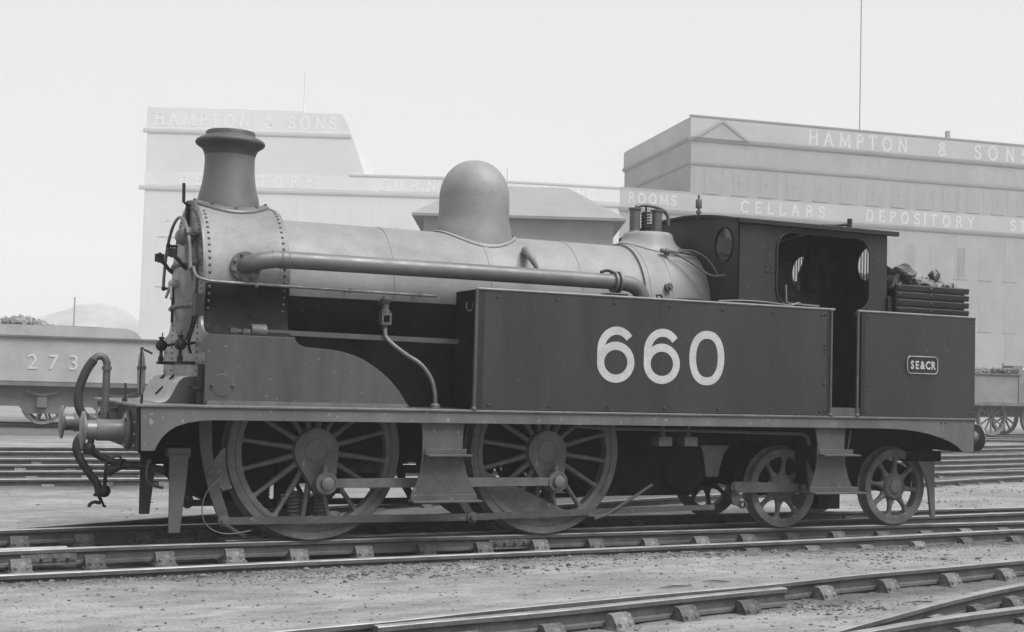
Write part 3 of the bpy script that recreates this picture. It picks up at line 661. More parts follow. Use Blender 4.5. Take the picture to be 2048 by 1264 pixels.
# side tanks, bunker, cab
rvt = MB()
for s in (-1, 1):
    y0, y1 = (-1.275, -.74) if s < 0 else (.74, 1.275)
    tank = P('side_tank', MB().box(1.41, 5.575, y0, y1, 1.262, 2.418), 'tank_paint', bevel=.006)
    ye = s*1.2765
    P('front_sheet', MB().box(1.404, 1.4095, y0+.008, y1-.008, 1.264, 2.412), 'under_black', tank)
    for a, c in ((1.428, 1.488), (5.562, 5.574)):
        P('lining_band', MB().box(a, c, min(ye, s*1.274), max(ye, s*1.274), 1.275, 2.405), 'black', tank)
    P('beading', MB().tube([(1.40, s*1.276, 2.422), (5.66, s*1.276, 2.422)], .0125, 8), 'pale_edge', tank)
    P('tank_pillar', MB().tube([(1.405, s*1.268, 1.262), (1.405, s*1.268, 2.415)], .017, 10).lathe([(.03, 1.262), (.03, 1.275), (.018, 1.29)], (1.405, s*1.268, 0), 'z', 10), 'step_grey', tank)
    bunker = P('bunker', MB().box(6.035, 7.69, min(s*1.275, s*1.255), max(s*1.275, s*1.255), 1.262, 2.418), 'tank_paint', bevel=.004)
    P('lining_band', MB().box(6.038, 6.088, min(ye, s*1.274), max(ye, s*1.274), 1.275, 2.405), 'black', bunker)
    P('beading', MB().tube([(5.98, s*1.276, 2.422), (7.69, s*1.276, 2.422)], .0125, 8), 'pale_edge', bunker)
    P('lining_band', MB().box(5.576, 5.60, min(s*1.27, s*1.2), max(s*1.27, s*1.2), 1.262, 2.41), 'black', tank)
    for x in (5.625, 5.99):
        P('grab_pillar', MB().tube([(x, s*1.268, 1.262), (x, s*1.268, 2.44)], .016, 10).lathe([(.032, 1.262), (.032, 1.276), (.018, 1.29)], (x, s*1.268, 0), 'z', 10), 'step_grey', bunker if x > 5.8 else tank)
    for k in range(7): rvt.rivet((1.62+k*.645, s*1.275, 2.352), (0, s, 0), .016, .014)
    for k in range(7): rvt.rivet((1.55+k*.655, s*1.275, 1.31), (0, s, 0), .016, .014)
    for k in range(16): rvt.rivet((1.62+k*.255, s*1.275, 1.270), (0, s, 0), .011, .01)
    for z in (1.32, 1.60, 1.94, 1.985, 2.03, 2.36): rvt.rivet((5.535, s*1.275, z), (0, s, 0), .016, .014)
    for x in (6.125, 6.80, 7.62):
        for z in (1.32, 1.60, 1.83, 2.36):
            if x in (6.125,) or z in (1.32, 2.36): rvt.rivet((x, s*1.275, z), (0, s, 0), .014, .012)
    rvt.rivet((7.20, s*1.268, 1.20), (0, s, 0), .013, .012); rvt.rivet((7.26, s*1.268, 1.20), (0, s, 0), .013, .012)
tag(P('rivets', rvt, 'tank_paint'), kind='stuff')
P('bunker_rear', MB().box(7.67, 7.689, -1.254, 1.254, 1.262, 2.418), 'tank_paint')
P('bunker_front', MB().box(6.42, 6.44, -1.254, 1.254, 1.262, 2.60), 'black')
P('bunker_floor', MB().box(6.44, 7.67, -1.25, 1.25, 2.30, 2.32), 'black')
P('cab_floor', MB().box(4.45, 6.42, -1.24, 1.24, 1.30, 1.345), 'step_grey')
P('door_sill', MB().box(5.60, 6.03, -1.262, -1.245, 1.262, 1.352), 'step_grey')
P('firebox_backhead', MB().prism(arch(.66, ZB, 1.34, .66), 4.60, 4.66, 'x'), 'black')
# painted running number 660 (stroked outline)
def stroke(mb, pts, wd, y, closed=False):
    n = len(pts); L = []; Q = []
    for i in range(n):
        a = Vector(pts[(i-1) % n] if closed or i > 0 else pts[i]); c = Vector(pts[(i+1) % n] if closed or i < n-1 else pts[i])
        d = (c-a).normalized(); nn = Vector((-d.y, d.x)); p = Vector(pts[i])
        L.append(p+nn*wd/2); Q.append(p-nn*wd/2)
    vs = [(p.x, y, p.y) for p in L]+[(p.x, y, p.y) for p in Q]
    fs = [(i, (i+1) % n, n+(i+1) % n, n+i) for i in range(n if closed else n-1)]
    return mb.add(vs, fs)
def numeral(ch, x, z0, W=.43, H=.565, wd=.082, y=-1.2785):
    mb = MB(); hw = W/2-wd/2; cx = x
    if ch == '0':
        pts = [(cx+hw*math.copysign(abs(math.cos(t))**.86, math.cos(t)), z0+H/2+(H/2-wd/2)*math.copysign(abs(math.sin(t))**.92, math.sin(t))) for t in [2*math.pi*i/64 for i in range(64)]]
        stroke(mb, pts, wd, y, True)
    else:
        rb = .170; pts = [(cx+hw*math.cos(t), z0+wd/2+rb-.005+(rb-.005)*math.sin(t)) for t in [2*math.pi*i/56 for i in range(56)]]
        stroke(mb, pts, wd, y, True)
        top = []
        for i in range(29):
            t = R(38+i*(180-38)/28); top.append((cx+.012+(hw+.0)*math.cos(t)-.012*(i/28), z0+H-wd/2-.19+.19*math.sin(t)))
        top += [(cx-hw, z0+.30), (cx-hw, z0+.23)]
        stroke(mb, top, wd, y-.0012)
    return mb
for ch, x in (('6', 2.937), ('6', 3.475), ('0', 4.018)): P('numeral', numeral(ch, x, 1.556), 'white_paint', fix=False)
# maker's-style company plate
pl = []
for cx, cz, a0 in ((7.07, 1.90, 0), (6.72, 1.90, 90), (6.72, 1.80, 180), (7.07, 1.80, 270)):
    for k in range(7): a = R(a0+k*15); pl.append((cx+.045*math.cos(a), cz+.045*math.sin(a)))
plate = P('company_plate', MB().prism(pl, -1.275, -1.288, 'y'), 'black', bevel=.003)
P('plate_rim', MB().tube([(p[0], -1.288, p[1]) for p in pl]+[(pl[0][0], -1.288, pl[0][1])], .006, 6), 'bright_steel', plate)
def text_mesh(txt, size, name, m, extrude=.004, bold=0., sx=1.):
    cu = bpy.data.curves.new(name, 'FONT'); cu.body = txt; cu.size = size; cu.extrude = extrude; cu.offset = bold; cu.align_x = 'CENTER'; cu.resolution_u = 3
    to = bpy.data.objects.new(name, cu); COL.objects.link(to); dg = bpy.context.evaluated_depsgraph_get()
    me = bpy.data.meshes.new_from_object(to.evaluated_get(dg)); bpy.data.objects.remove(to); me.materials.clear(); me.materials.append(MATS[m])
    for v in me.vertices: v.co.x *= sx
    return me
for ch_, tx in zip('SE&CR', (6.745, 6.815, 6.892, 6.972, 7.048)):
    t = inst(text_mesh(ch_, .125, 'letter', 'white_paint', .003, .0035, .82), 'letter', plate, (tx, -1.290, 1.807), (R(90), 0, 0))

# cab
YC = 1.22; X0, X1 = 4.424, 6.425
def arc(cx, cz, r, a0, a1, n=8): return [(cx+r*math.cos(R(a0+(a1-a0)*i/n)), cz+r*math.sin(R(a0+(a1-a0)*i/n))) for i in range(n+1)]
cut = [(5.98, 2.36)]+arc(5.985, 2.61, .19, -85, 0)+arc(5.985, 3.045, .19, 0, 90)+arc(5.108, 3.045, .19, 90, 180)+arc(5.108, 2.62, .19, 180, 275)+[(5.14, 2.36)]
side = [(X0, 2.36), (X0, 3.29), (X1, 3.29), (X1, 2.36)]+cut
cabs = []
for s in (-1, 1):
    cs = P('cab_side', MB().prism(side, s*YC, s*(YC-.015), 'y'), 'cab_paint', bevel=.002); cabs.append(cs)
    P('window_beading', MB().tube([(p[0], s*(YC+.006), p[1]) for p in cut], .013, 8), 'pale_edge' if False else 'cab_paint', cs)
    rv = MB()
    for dx in (0, .06):
        for dz in (0, .06): rv.rivet((4.79+dx, s*YC, 2.79+dz), (0, s, 0), .013, .011)
    P('bolts', rv, 'cab_paint', cs)
    P('lower_cab_side', MB().box(5.58, 5.60, min(s*1.2, s*.74), max(s*1.2, s*.74), 1.345, 2.36), 'black', cs)
def roofz(y): return 3.33+.135*(1-(y/1.28)**2)
def plate_outline(half, zlow): 
    return [(half, zlow)]+[(half-2*half*i/24, roofz(half-2*half*i/24)-.03) for i in range(25)]+[(-half, zlow)]
def ell(cy, cz, a, b, n=28): return [(cy+a*math.cos(2*math.pi*i/n), cz+b*math.sin(2*math.pi*i/n)) for i in range(n)]
fp_ = P('cab_front', MB().prism(plate_outline(YC, 2.42), X0, X0+.014, 'x', [ell(-.945, 3.075, .170, .190), ell(.945, 3.075, .170, .190)]), 'cab_paint', angle=30)
for s in (-1, 1):
    P('spectacle_rim', MB().tube([(X0-.004, y, z) for y, z in ell(s*.945, 3.075, .170, .190)+ell(s*.945, 3.075, .170, .190)[:1]], .009, 6), 'black', fp_)
    P('spectacle_glass', MB().prism(ell(s*.945, 3.075, .168, .188), X0+.004, X0+.009, 'x'), 'glass', fp_)
rp = P('cab_back', MB().prism(plate_outline(YC-.016, 2.42), X1-.014, X1-.001, 'x', [ell(.32, 2.98, .19, .19), ell(-.92, 2.99, .19, .19)]), 'black', angle=30)
for cy in (.32, -.92):
    b = MB()
    for k in range(-3, 4): b.tube([(X1+.006, cy+k*.05, 2.80), (X1+.006, cy+k*.05, 3.17)], .007, 6)
    P('guard_bars', b, 'black', rp)
roof = MB(); n = 28; prof = []
for i in range(n+1): y = -1.28+2.56*i/n; prof.append((y, roofz(y)))
outl = prof+[(y, z-.022) for y, z in reversed(prof)]
rf = P('cab_roof', MB().prism(outl, 4.375, 6.54, 'x'), 'cab_paint', angle=30)
for s in (-1, 1):
    P('roof_gutter', MB().box(4.375, 6.54, min(s*1.285, s*1.235), max(s*1.285, s*1.235), 3.288, 3.338), 'black', rf, bevel=.004)
P('whistle', MB().lathe([(.012, 3.40), (.012, 3.455), (.03, 3.458), (.03, 3.49), (.012, 3.493), (.012, 3.515), (.033, 3.518), (.036, 3.53), (.036, 3.605), (.030, 3.618), (.01, 3.622), (.01, 3.64), (.018, 3.645), (.012, 3.67), (0, 3.68)], (4.40, -.47, .005), 'z', 20), 'fitting', rf)
P('roof_pipe', MB().tube([(6.47, -.5, 3.40), (6.48, -.5, 3.56)], .030, 12).tube([(6.07, -.5, 3.452), (6.25, -.5, 3.462), (6.47, -.5, 3.495)], .016, 8), 'black', rf)
P('coiled_wire', MB().tube([(4.20, -1.2, 2.445), (4.45, -1.22, 2.462), (4.75, -1.235, 2.462), (4.98, -1.245, 2.448), (5.10, -1.25, 2.442), (5.19, -1.25, 2.475), (5.24, -1.25, 2.45)], .008, 6, 4), 'pale_edge', cabs[0])
P('regulator_handle', MB().tube([(5.17, -1.05, 2.68), (5.18, -1.05, 2.49), (5.22, -1.05, 2.475), (5.62, -1.05, 2.465)], .011, 8), 'pale_edge', cabs[0])
P('brake_column', MB().box(6.12, 6.30, -.42, -.02, 1.345, 2.75).lathe([(.16, 2.7), (.17, 2.9), (.11, 3.05), (.05, 3.3)], (6.2, -.16, 0), 'z', 16), 'black')
P('tank_filler', MB().tube([(3.52, -1.1, 2.43), (3.50, -1.1, 2.475), (3.55, -1.1, 2.478), (3.57, -1.1, 2.45)], .012, 6).box(3.7, 4.15, -1.15, -.95, 2.42, 2.44).tube([(3.68, -1.1, 2.44), (3.9, -1.1, 2.455), (4.15, -1.1, 2.45)], .012, 6, 3), 'black')
P('lifting_ring', MB().tube([(1.36+.035*math.cos(R(a)), -1.20, 2.31-.05+.055*math.sin(R(a))) for a in range(150, 400, 20)], .005, 5), 'fitting')
rv = MB()
for k in range(7): rv.rivet((6.40, .62-k*.13, 3.15+.012*k), (-1, 0, 0), .012, .012)
P('bolts', rv, 'pale_edge', rp)
# coal rails
crail = P('coal_rail_panel', MB().box(6.60, 7.63, -1.155, -1.135, 2.42, 2.735).box(7.60, 7.63, -1.135, 1.135, 2.42, 2.735).box(6.60, 7.63, 1.135, 1.155, 2.42, 2.735), 'black')
for z in (2.475, 2.563, 2.648, 2.730):
    for s in (-1, 1): P('coal_rail', MB().prism([(s*1.155, z-.034), (s*1.176, z-.033), (s*1.182, z-.012), (s*1.188, z+.020), (s*1.172, z+.033), (s*1.155, z+.033)], 6.595, 7.675, 'x'), 'cab_paint', crail)
    P('coal_rail', MB().box(7.63, 7.655, -1.15, 1.15, z-.024, z+.024), 'cab_paint', crail)
rv = MB()
for z in (2.475, 2.563, 2.648, 2.730):
    for x in (6.64, 7.10): rv.rivet((x, -1.188, z), (0, -1, 0), .014, .012)
P('bolts', rv, 'step_grey', crail)

# footsteps
def footstep(xl, xr, poly, t1, t2):
    for s in (-1, 1):
        st = P('footstep', MB().prism(poly, s*1.20, s*1.215, 'y'), 'step_grey', bevel=.002)
        for (a, c, z) in (t1, t2):
            P('tread', MB().box(a, c, min(s*1.17, s*1.335), max(s*1.17, s*1.335), z-.012, z+.006).box(a+.01, c-.02, min(s*1.212, s*1.228), max(s*1.212, s*1.228), z+.006, z+.055), 'step_grey', st, bevel=.003)
footstep(0, 0, [(.90, 1.135), (1.34, 1.135), (1.325, 1.0), (1.325, .88), (1.335, .78), (1.37, .66), (1.42, .55), (1.475, .46), (1.49, .40), (.80, .40), (.815, .46), (.865, .56), (.90, .68), (.915, .80), (.915, .98)], (.93, 1.38, .83), (.80, 1.50, .398))
footstep(0, 0, [(5.47, 1.135), (5.88, 1.135), (5.87, .98), (5.87, .84), (5.89, .72), (5.93, .58), (5.99, .47), (6.0, .42), (5.40, .42), (5.42, .50), (5.47, .62), (5.50, .76), (5.505, .95)], (5.51, 6.0, .838), (5.39, 6.08, .428))

# wheels
def driver():
    t = [(.700, -.80), (.712, -.806), (.752, -.806), (.755, -.800), (.762, -.800), (.765, -.810), (.828, -.812), (.836, -.80), (.840, -.73), (.852, -.715), (.866, -.705), (.868, -.695), (.862, -.684), (.83, -.68), (.70, -.69)]
    wh = MB().lathe(t, (0, 0, 0), 'y', 96, closed=True).build('driving_wheel', 'wheel_grey', angle=40)
    sp = MB(); vs = []
    for r, wx, wy in ((.15, .034, .038), (.30, .030, .034), (.55, .024, .028), (.66, .023, .030), (.695, .034, .042), (.71, .045, .045)):
        for k in range(10): a = 2*math.pi*k/10; vs.append((wx*math.cos(a), -.748+wy*math.sin(a), r))
    sp.add(vs, [(j*10+i, j*10+(i+1) % 10, (j+1)*10+(i+1) % 10, (j+1)*10+i) for j in range(5) for i in range(10)])
    sm = sp.mesh('spoke', 'wheel_grey', 60)
    for k in range(16): inst(sm, 'spoke', wh, (0, 0, 0), (0, R(22.5*k+8), 0))
    # boss with crank web
    px_, pz_ = .075, -.297
    hull = []
    d = math.atan2(pz_, px_); dist = math.hypot(px_, pz_); r1, r2 = .212, .118; be = math.acos((r1-r2)/dist)
    hull = [(r1*math.cos(d+be+(2*math.pi-2*be)*i/30), r1*math.sin(d+be+(2*math.pi-2*be)*i/30)) for i in range(31)]
    hull += [(px_+r2*math.cos(d-be+2*be*i/14), pz_+r2*math.sin(d-be+2*be*i/14)) for i in range(15)]
    # waist the crank a little
    bo = MB().prism(hull, -.70, -.848, 'y').build('boss', 'wheel_grey', wh, bevel=.006, angle=30)
    MB().lathe([(.115, -.845), (.115, -.852), (.108, -.857), (.10, -.857), (.098, -.853), (.012, -.853), (.012, -.846), (0, -.846)], (0, 0, 0), 'y', 40, capends=False).build('axle_end', 'wheel_grey', wh)
    return wh
dw = driver(); dw.parent = loco; dw.location = (0, 0, .840)
def balance(wh, a0, a1):
    # crescent between rim and chord
    pts = [(.70*math.cos(R(a0+(a1-a0)*i/20)), .70*math.sin(R(a0+(a1-a0)*i/20))) for i in range(21)]
    MB().prism(pts, -.715, -.79, 'y').build('balance_weight', 'wheel_grey', wh, bevel=.004)
def put(src, x, far=False):
    c = copy_tree(src, loco); c.location = (x, 0, src.location.z); c.rotation_euler = (0, 0, math.pi if far else 0); return c
put(dw, 0, True)
d2 = put(dw, 2.4143); put(dw, 2.4143, True)
balance(d2, 196, 296); balance(dw, 262, 284)
def bogie_wheel():
    t = [(.345, -.795), (.352, -.80), (.362, -.80), (.365, -.805), (.428, -.808), (.436, -.80), (.440, -.73), (.452, -.715), (.466, -.705), (.468, -.695), (.462, -.684), (.43, -.68), (.345, -.69)]
    wh = MB().lathe(t, (0, 0, 0), 'y', 72, closed=True).build('bogie_wheel', 'wheel_grey', angle=40)
    vs = []
    for r, wx, wy in ((.10, .085, .036), (.15, .058, .036), (.19, .034, .034), (.25, .024, .032), (.30, .026, .032), (.33, .045, .034), (.355, .085, .036)):
        for k in range(10): a = 2*math.pi*k/10; vs.append((wx*math.cos(a), -.748+wy*math.sin(a), r))
    sm = MB().add(vs, [(j*10+i, j*10+(i+1) % 10, (j+1)*10+(i+1) % 10, (j+1)*10+i) for j in range(6) for i in range(10)]).mesh('spoke', 'wheel_grey', 60)
    for k in range(8): inst(sm, 'spoke', wh, (0, 0, 0), (0, R(45*k+8), 0))
    MB().lathe([(.15, -.70), (.152, -.79), (.145, -.80), (.135, -.803), (.13, -.812), (.125, -.812), (.123, -.806), (.085, -.806), (.083, -.82), (.075, -.826), (.012, -.826), (.012, -.82), (0, -.82)], (0, 0, 0), 'y', 40, capends=False).build('boss', 'wheel_grey', wh)
    return wh
bwl = bogie_wheel(); bwl.parent = loco; bwl.location = (5.365, 0, .442)
put(bwl, 5.365, True); put(bwl, 6.945); put(bwl, 6.945, True)
for x in (5.365, 6.945): P('axle', MB().lathe([(.06, -.70), (.06, .70)], (x, 0, .442), 'y', 16), 'under_black')
P('bogie_frame', MB().prism([(4.85, .62), (4.9, .40), (5.2, .34), (5.55, .40), (5.8, .50), (6.5, .50), (6.75, .40), (7.1, .34), (7.35, .42), (7.4, .62), (7.1, .72), (6.6, .85), (5.7, .85), (5.2, .72)], -.60, -.57, 'y').prism([(4.85, .62), (4.9, .40), (5.2, .34), (5.55, .40), (5.8, .50), (6.5, .50), (6.75, .40), (7.1, .34), (7.35, .42), (7.4, .62), (7.1, .72), (6.6, .85), (5.7, .85), (5.2, .72)], .57, .60, 'y').box(6.0, 6.3, -.6, .6, .35, .9), 'under_black')
P('bogie_bolster', MB().box(5.75, 6.55, -.60, .60, .85, 1.2).box(5.85, 6.15, -.80, -.62, .20, .38), 'under_black')
P('rear_tank', MB().box(4.7, 7.6, -1.0, 1.0, 1.0, 1.235), 'under_black')
# rods
def rodend(x, z): return MB().lathe([(.105, -.885), (.105, -.945), (.098, -.952), (.085, -.952), (.083, -.945), (.06, -.945), (.058, -.985), (.05, -.99), (0, -.99)], (x, 0, z), 'y', 32, capends=False)
PX = .078; PZ = .840-.297
for s in (-1, 1):
    def fl(mb):
        if s > 0: mb.v = [(x, -y, z) for x, y, z in mb.v]
        return mb
    cr = P('coupling_rod', fl(MB().prism([(PX+.08, PZ-.042), (PX+1.2, PZ-.046), (2.4143+PX-.08, PZ-.042), (2.4143+PX-.08, PZ+.042), (PX+1.2, PZ+.046), (PX+.08, PZ+.042)], -.897, -.937, 'y')), 'steel_rod', bevel=.004)
    for x in (PX, 2.4143+PX):
        P('rod_boss', fl(rodend(x, PZ)), 'steel_rod', cr)
        P('oil_cup', fl(MB().lathe([(.03, PZ+.09), (.03, PZ+.15), (.018, PZ+.155), (.018, PZ+.175), (0, PZ+.175)], (x-.01, -.915, 0), 'z', 12)), 'steel_rod', cr)
# brake gear
for s in (-1, 1):
    def fl(mb):
        if s > 0: mb.v = [(x, -y, z) for x, y, z in mb.v]
        return mb
    hg = P('brake_hanger', fl(MB().prism([(-1.10, 1.12), (-.985, 1.12), (-.975, .86), (-.94, .66), (-.87, .44), (-.80, .25), (-.86, .20), (-.91, .26), (-.985, .46), (-1.05, .70), (-1.09, .90)], -.79, -.83, 'y')), 'step_grey', bevel=.004)
    P('brake_block', fl(MB().prism([(-.87, .86), (-.845, .86)]+[(.846*math.cos(R(180+a)), .840+.846*math.sin(R(180+a))) for a in (4, 8, 12, 16, 20, 24)]+[(-.86, .47), (-.93, .60), (-.955, .74)], -.70, -.80, 'y')), 'wheel_grey', hg)
    P('pin', fl(MB().lathe([(.03, -.83), (.03, -.85), (.02, -.855), (0, -.855)], (-.985, 0, .64), 'y', 12)), 'step_grey', hg)
    pr = P('brake_pull_rod', fl(MB().bar((-.84, -.86, .205), (1.58, -.86, .197), .025, .066).bar((1.60, -.86, .197), (3.05, -.86, .228), .025, .062).bar((3.05, -.86, .228), (4.42, -.86, .252), .025, .056)), 'step_grey')
    for x, z in ((-.85, .205), (1.59, .197)):
        P('pin', fl(MB().lathe([(.055, -.83), (.055, -.885), (.03, -.89), (.028, -.91), (0, -.915)], (x, 0, z), 'y', 16)), 'step_grey', pr)
    hg = P('brake_hanger', fl(MB().prism([(1.33, .75), (1.42, .75), (1.50, .45), (1.62, .24), (1.56, .20), (1.42, .42)], -.79, -.82, 'y')), 'step_grey')
    P('sand_rod', fl(MB().tube([(2.95, -.88, .155), (3.10, -.88, .20), (3.40, -.88, .365), (3.63, -.88, .50)], .018, 8)), 'step_grey')
    P('brake_arm', fl(MB().prism([(4.60, .46), (4.62, .505), (4.66, .525), (4.72, .525), (5.5, .495), (5.5, .41), (4.72, .405), (4.66, .405), (4.62, .42)], -.88, -.91, 'y').lathe([(.05, -.88), (.05, -.925), (.02, -.93), (0, -.93)], (4.68, 0, .462), 'y', 16)), 'step_grey', bevel=.003)
    P('drop_link', fl(MB().prism([(4.62, .41), (4.72, .41), (4.73, .34), (4.76, .30), (4.72, .255), (4.64, .28)], -.86, -.885, 'y').lathe([(.025, -.86), (.045, -.86), (.045, -.90), (.025, -.90)], (4.775, 0, .275), 'y', 16, closed=True)), 'step_grey')
    lk = P('slotted_link', fl(MB().prism([(5.48, 1.05), (5.62, 1.05), (5.62, .42), (5.48, .42)], -.86, -.875, 'y').tube([(5.55+dx, -.90, z) for dx, z in ((-.035, .44), (-.035, .68), (-.02, .73), (.02, .73), (.035, .68), (.035, .44))], .011, 8).tube([(5.55, -.90, .73), (5.55, -.90, 1.05)], .022, 8)), 'under_black')
    P('pin', fl(MB().lathe([(.04, -.88), (.04, -.915), (.02, -.925), (0, -.925)], (5.553, 0, .455), 'y', 12)), 'wheel_grey', lk)
    P('vacuum_train_pipe', fl(MB().tube([(2.55, -1.14, 1.112), (3.0, -1.12, 1.092), (4.0, -1.1, 1.076), (5.0, -1.1, 1.060), (5.34, -1.1, 1.055), (5.43, -1.1, 1.035), (5.47, -1.1, .98), (5.475, -1.1, .93)], .017, 8, 4)), 'step_grey')
    P('bogie_side_hose', fl(MB().tube([(6.12, -1.0, 1.1), (6.10, -1.0, .95), (6.06, -1.0, .82), (5.98, -1.0, .74), (5.88, -1.0, .70)], .014, 8, 4)), 'fitting')
    for x0, x1 in ((3.54, 3.70), (3.85, 4.01)):
        P('oil_pot', fl(MB().box(x0, x1, -1.15, -1.0, .915, 1.015).box(x0+.06, x0+.1, -1.1, -1.05, 1.015, 1.13)), 'step_grey', bevel=.005)
    P('frame_stay', fl(MB().prism([(4.36, .90), (4.74, .90), (4.66, .80), (4.62, .66), (4.60, .56), (4.44, .56), (4.42, .70), (4.40, .82)], -.64, -.66, 'y')), 'wheel_grey', bevel=.003)
    P('guard_iron', fl(MB().prism([(-1.352, .80), (-1.184, .80), (-1.19, .62), (-1.235, .104), (-1.335, .104), (-1.345, .62)], -.80, -.835, 'y').box(-1.36, -1.16, -.80, -.62, .78, .86)), 'guard_grey', bevel=.004)
    P('guard_iron', fl(MB().prism([(7.20, .76), (7.46, .76), (7.455, .60), (7.475, .11), (7.45, .085), (7.41, .10), (7.36, .45), (7.29, .62)], -.86, -.89, 'y')), 'guard_grey', bevel=.004)
    P('guard_bracket', fl(MB().box(7.1, 7.55, -.89, -.62, .74, .86)), 'under_black')
P('reservoir', MB().lathe([(.0, -.70), (.25, -.69), (.27, -.66), (.27, .66), (.25, .69), (0, .70)], (4.15, 0, .66), 'y', 32), 'under_black')
P('trailing_wire', MB().tube([(-.90, -.95, .62), (-1.03, -.95, .48), (-1.07, -.95, .32), (-1.03, -.95, .19), (-.93, -.95, .12), (-.80, -.95, .10), (-.62, -.95, .125)], .006, 6, 5), 'fitting')
P('sand_pipe', MB().tube([(-.98, -.74, .75), (-.93, -.74, .45), (-.86, -.74, .22), (-.72, -.74, .10), (-.62, -.75, .05)], .018, 8, 4), 'wheel_grey')

# headcode disc standing on the front of the engine
dsk = MB().lathe([(0, -1.667), (.20, -1.667), (.203, -1.664), (.203, -1.660), (.20, -1.657), (0, -1.657)], (0, -1.05, 1.53), 'x', 48, capends=False)
disc = dsk.build('headcode_disc', 'disc_face'); tag(disc, 'round headcode disc on a stand above the front buffer of the tank engine', 'signal disc')
MB().box(-1.672, -1.654, -1.25, -.85, 1.555, 1.585).box(-1.675, -1.650, -1.062, -1.038, 1.33, 1.74).build('disc_stiffener', 'black', disc)
MB().tube([(-1.664, -1.05, 1.73), (-1.63, -1.03, 1.725), (-1.57, -1.0, 1.70)], .009, 6).sphere((-1.664, -1.05, 1.735), .02, n=8).build('disc_handle', 'black', disc)

# coal in the bunker
def lump(name, c, s, m, seed, sub=2, label=None):
    bm = bmesh.new(); bmesh.ops.create_icosphere(bm, subdivisions=sub, radius=1)
    rd = random.Random(seed); cuts = [Vector((rd.uniform(-1, 1), rd.uniform(-1, 1), rd.uniform(-1, 1))).normalized() for _ in range(14)]
    for v in bm.verts:
        for d in cuts:
            k = v.co.dot(d)
            if k > .5: v.co -= d*(k-.5)
        v.co *= 1+.10*noise.noise(v.co*2.2+Vector((seed*3.1, 0, 0)))
        v.co = Vector((v.co.x*s[0], v.co.y*s[1], v.co.z*s[2]))
    me = bpy.data.meshes.new(name); bm.to_mesh(me); bm.free(); me.materials.append(MATS[m]); me.shade_flat()
    o = bpy.data.objects.new(name, me); COL.objects.link(o); o.location = c
    if label: tag(o, label, 'coal')
    return o
big = [((6.60, -1.02, 2.90), (.17, .16, .10), 'coal', 'small black coal lump against the cab back'),
       ((6.88, -1.04, 2.92), (.24, .2, .12), 'coal_dusty', 'largest pale dusty coal lump on the bunker'),
       ((7.10, -1.05, 2.82), (.20, .16, .075), 'coal_dusty', 'flat pale coal slab beside the pointed lump'),
       ((7.27, -1.05, 2.90), (.10, .1, .14), 'coal', 'dark pointed coal lump standing upright on the bunker'),
       ((7.56, -1.05, 2.77), (.11, .1, .06), 'coal_dusty', 'small coal lump at the rear corner of the coal rails')]
for i, (c, s, m, l) in enumerate(big):
    o = lump('coal_lump', c, s, m, 20+i, 3, l); o.rotation_euler = (random.uniform(-.3, .3), random.uniform(-.5, .5), random.uniform(0, 3))
cm = MB(); rd = random.Random(3)
b0 = bmesh.new(); bmesh.ops.create_icosphere(b0, subdivisions=1, radius=1); bv = [v.co.copy() for v in b0.verts]; bf_ = [[v.index for v in f.verts] for f in b0.faces]; b0.free()
for k in range(420):
    x, y = rd.uniform(6.5, 7.56), rd.uniform(-1.08, 1.08); h = 2.735+.10*math.exp(-((x-6.8)**2*2+y*y*.3)*1.2)+.04*noise.noise(Vector((x*4, y*4, 2)))
    r = rd.uniform(.05, .11)
    cm.add([(x+p.x*r*rd.uniform(.7, 1.2), y+p.y*r*rd.uniform(.7, 1.2), h+rd.uniform(-.05, .05)+p.z*r*rd.uniform(.6, 1.)) for p in bv], bf_)
cm.box(6.46, 7.58, -1.12, 1.12, 2.33, 2.62)
tag(cm.build('coal', 'coal', fix=False, angle=10), 'black coal heaped inside the rails of the bunker', 'coal', kind='stuff')

# ------------------------------------------------------------------ loose clinker and sticks on the ground
cm = MB(); rd = random.Random(11)
for k in range(9000):
    if k < 6500: x, y = rd.uniform(-4, 9.5), rd.uniform(-6.6, -1.2)
    else: x, y = rd.uniform(-4, 20), rd.uniform(1.2, 12)
    if k % 3 == 0: 
        x = rd.uniform(-3, 9); y = interp(L_TURN, x)-abs(rd.gauss(0, .18))-.08
    r = min(.026, .003+abs(rd.gauss(0, .006)))
    if k % 90 == 0: r *= 1.8
    z = gz(x, y); fl_ = rd.uniform(.35, .8)
    cm.add([(x+p.x*r*rd.uniform(.6, 1.5), y+p.y*r*rd.uniform(.6, 1.3), z+r*.15+p.z*r*fl_) for p in bv], bf_)
for cx_, cy_, sx_, sy_, n_ in ((-.1, -2.62, .7, .16, 420), (1.2, -2.5, .5, .12, 160), (3.3, -2.25, .5, .10, 260), (3.05, -4.45, .25, .09, 220), (3.6, -4.9, .5, .2, 120), (.6, -5.3, .5, .15, 120), (5.4, -2.6, .6, .2, 160), (14, 4.2, 2, .5, 200), (10.5, 2.4, 1.2, .3, 160)):
    for k in range(n_):
        x, y = rd.gauss(cx_, sx_), rd.gauss(cy_, sy_); r = .004+abs(rd.gauss(0, .009)); z = gz(x, y)
        cm.add([(x+p.x*r*rd.uniform(.6, 1.6), y+p.y*r*rd.uniform(.6, 1.3), z+r*.15+p.z*r*rd.uniform(.4, .9)) for p in bv], bf_)
mat('clinker', .11, .9, .2, .85, 9, 0, fine=.3)
tag(cm.build('gravel', 'clinker', fix=False, angle=10), 'small dark clinker scattered over the pale yard surface', 'gravel', kind='stuff')
st_l = ['longer dark stick lying behind the long foreground rail', 'shorter dark stick lying behind the long foreground rail', 'dark wood splinter in front of the foreground check rail end', 'thin stick between the two foreground rails at the right']
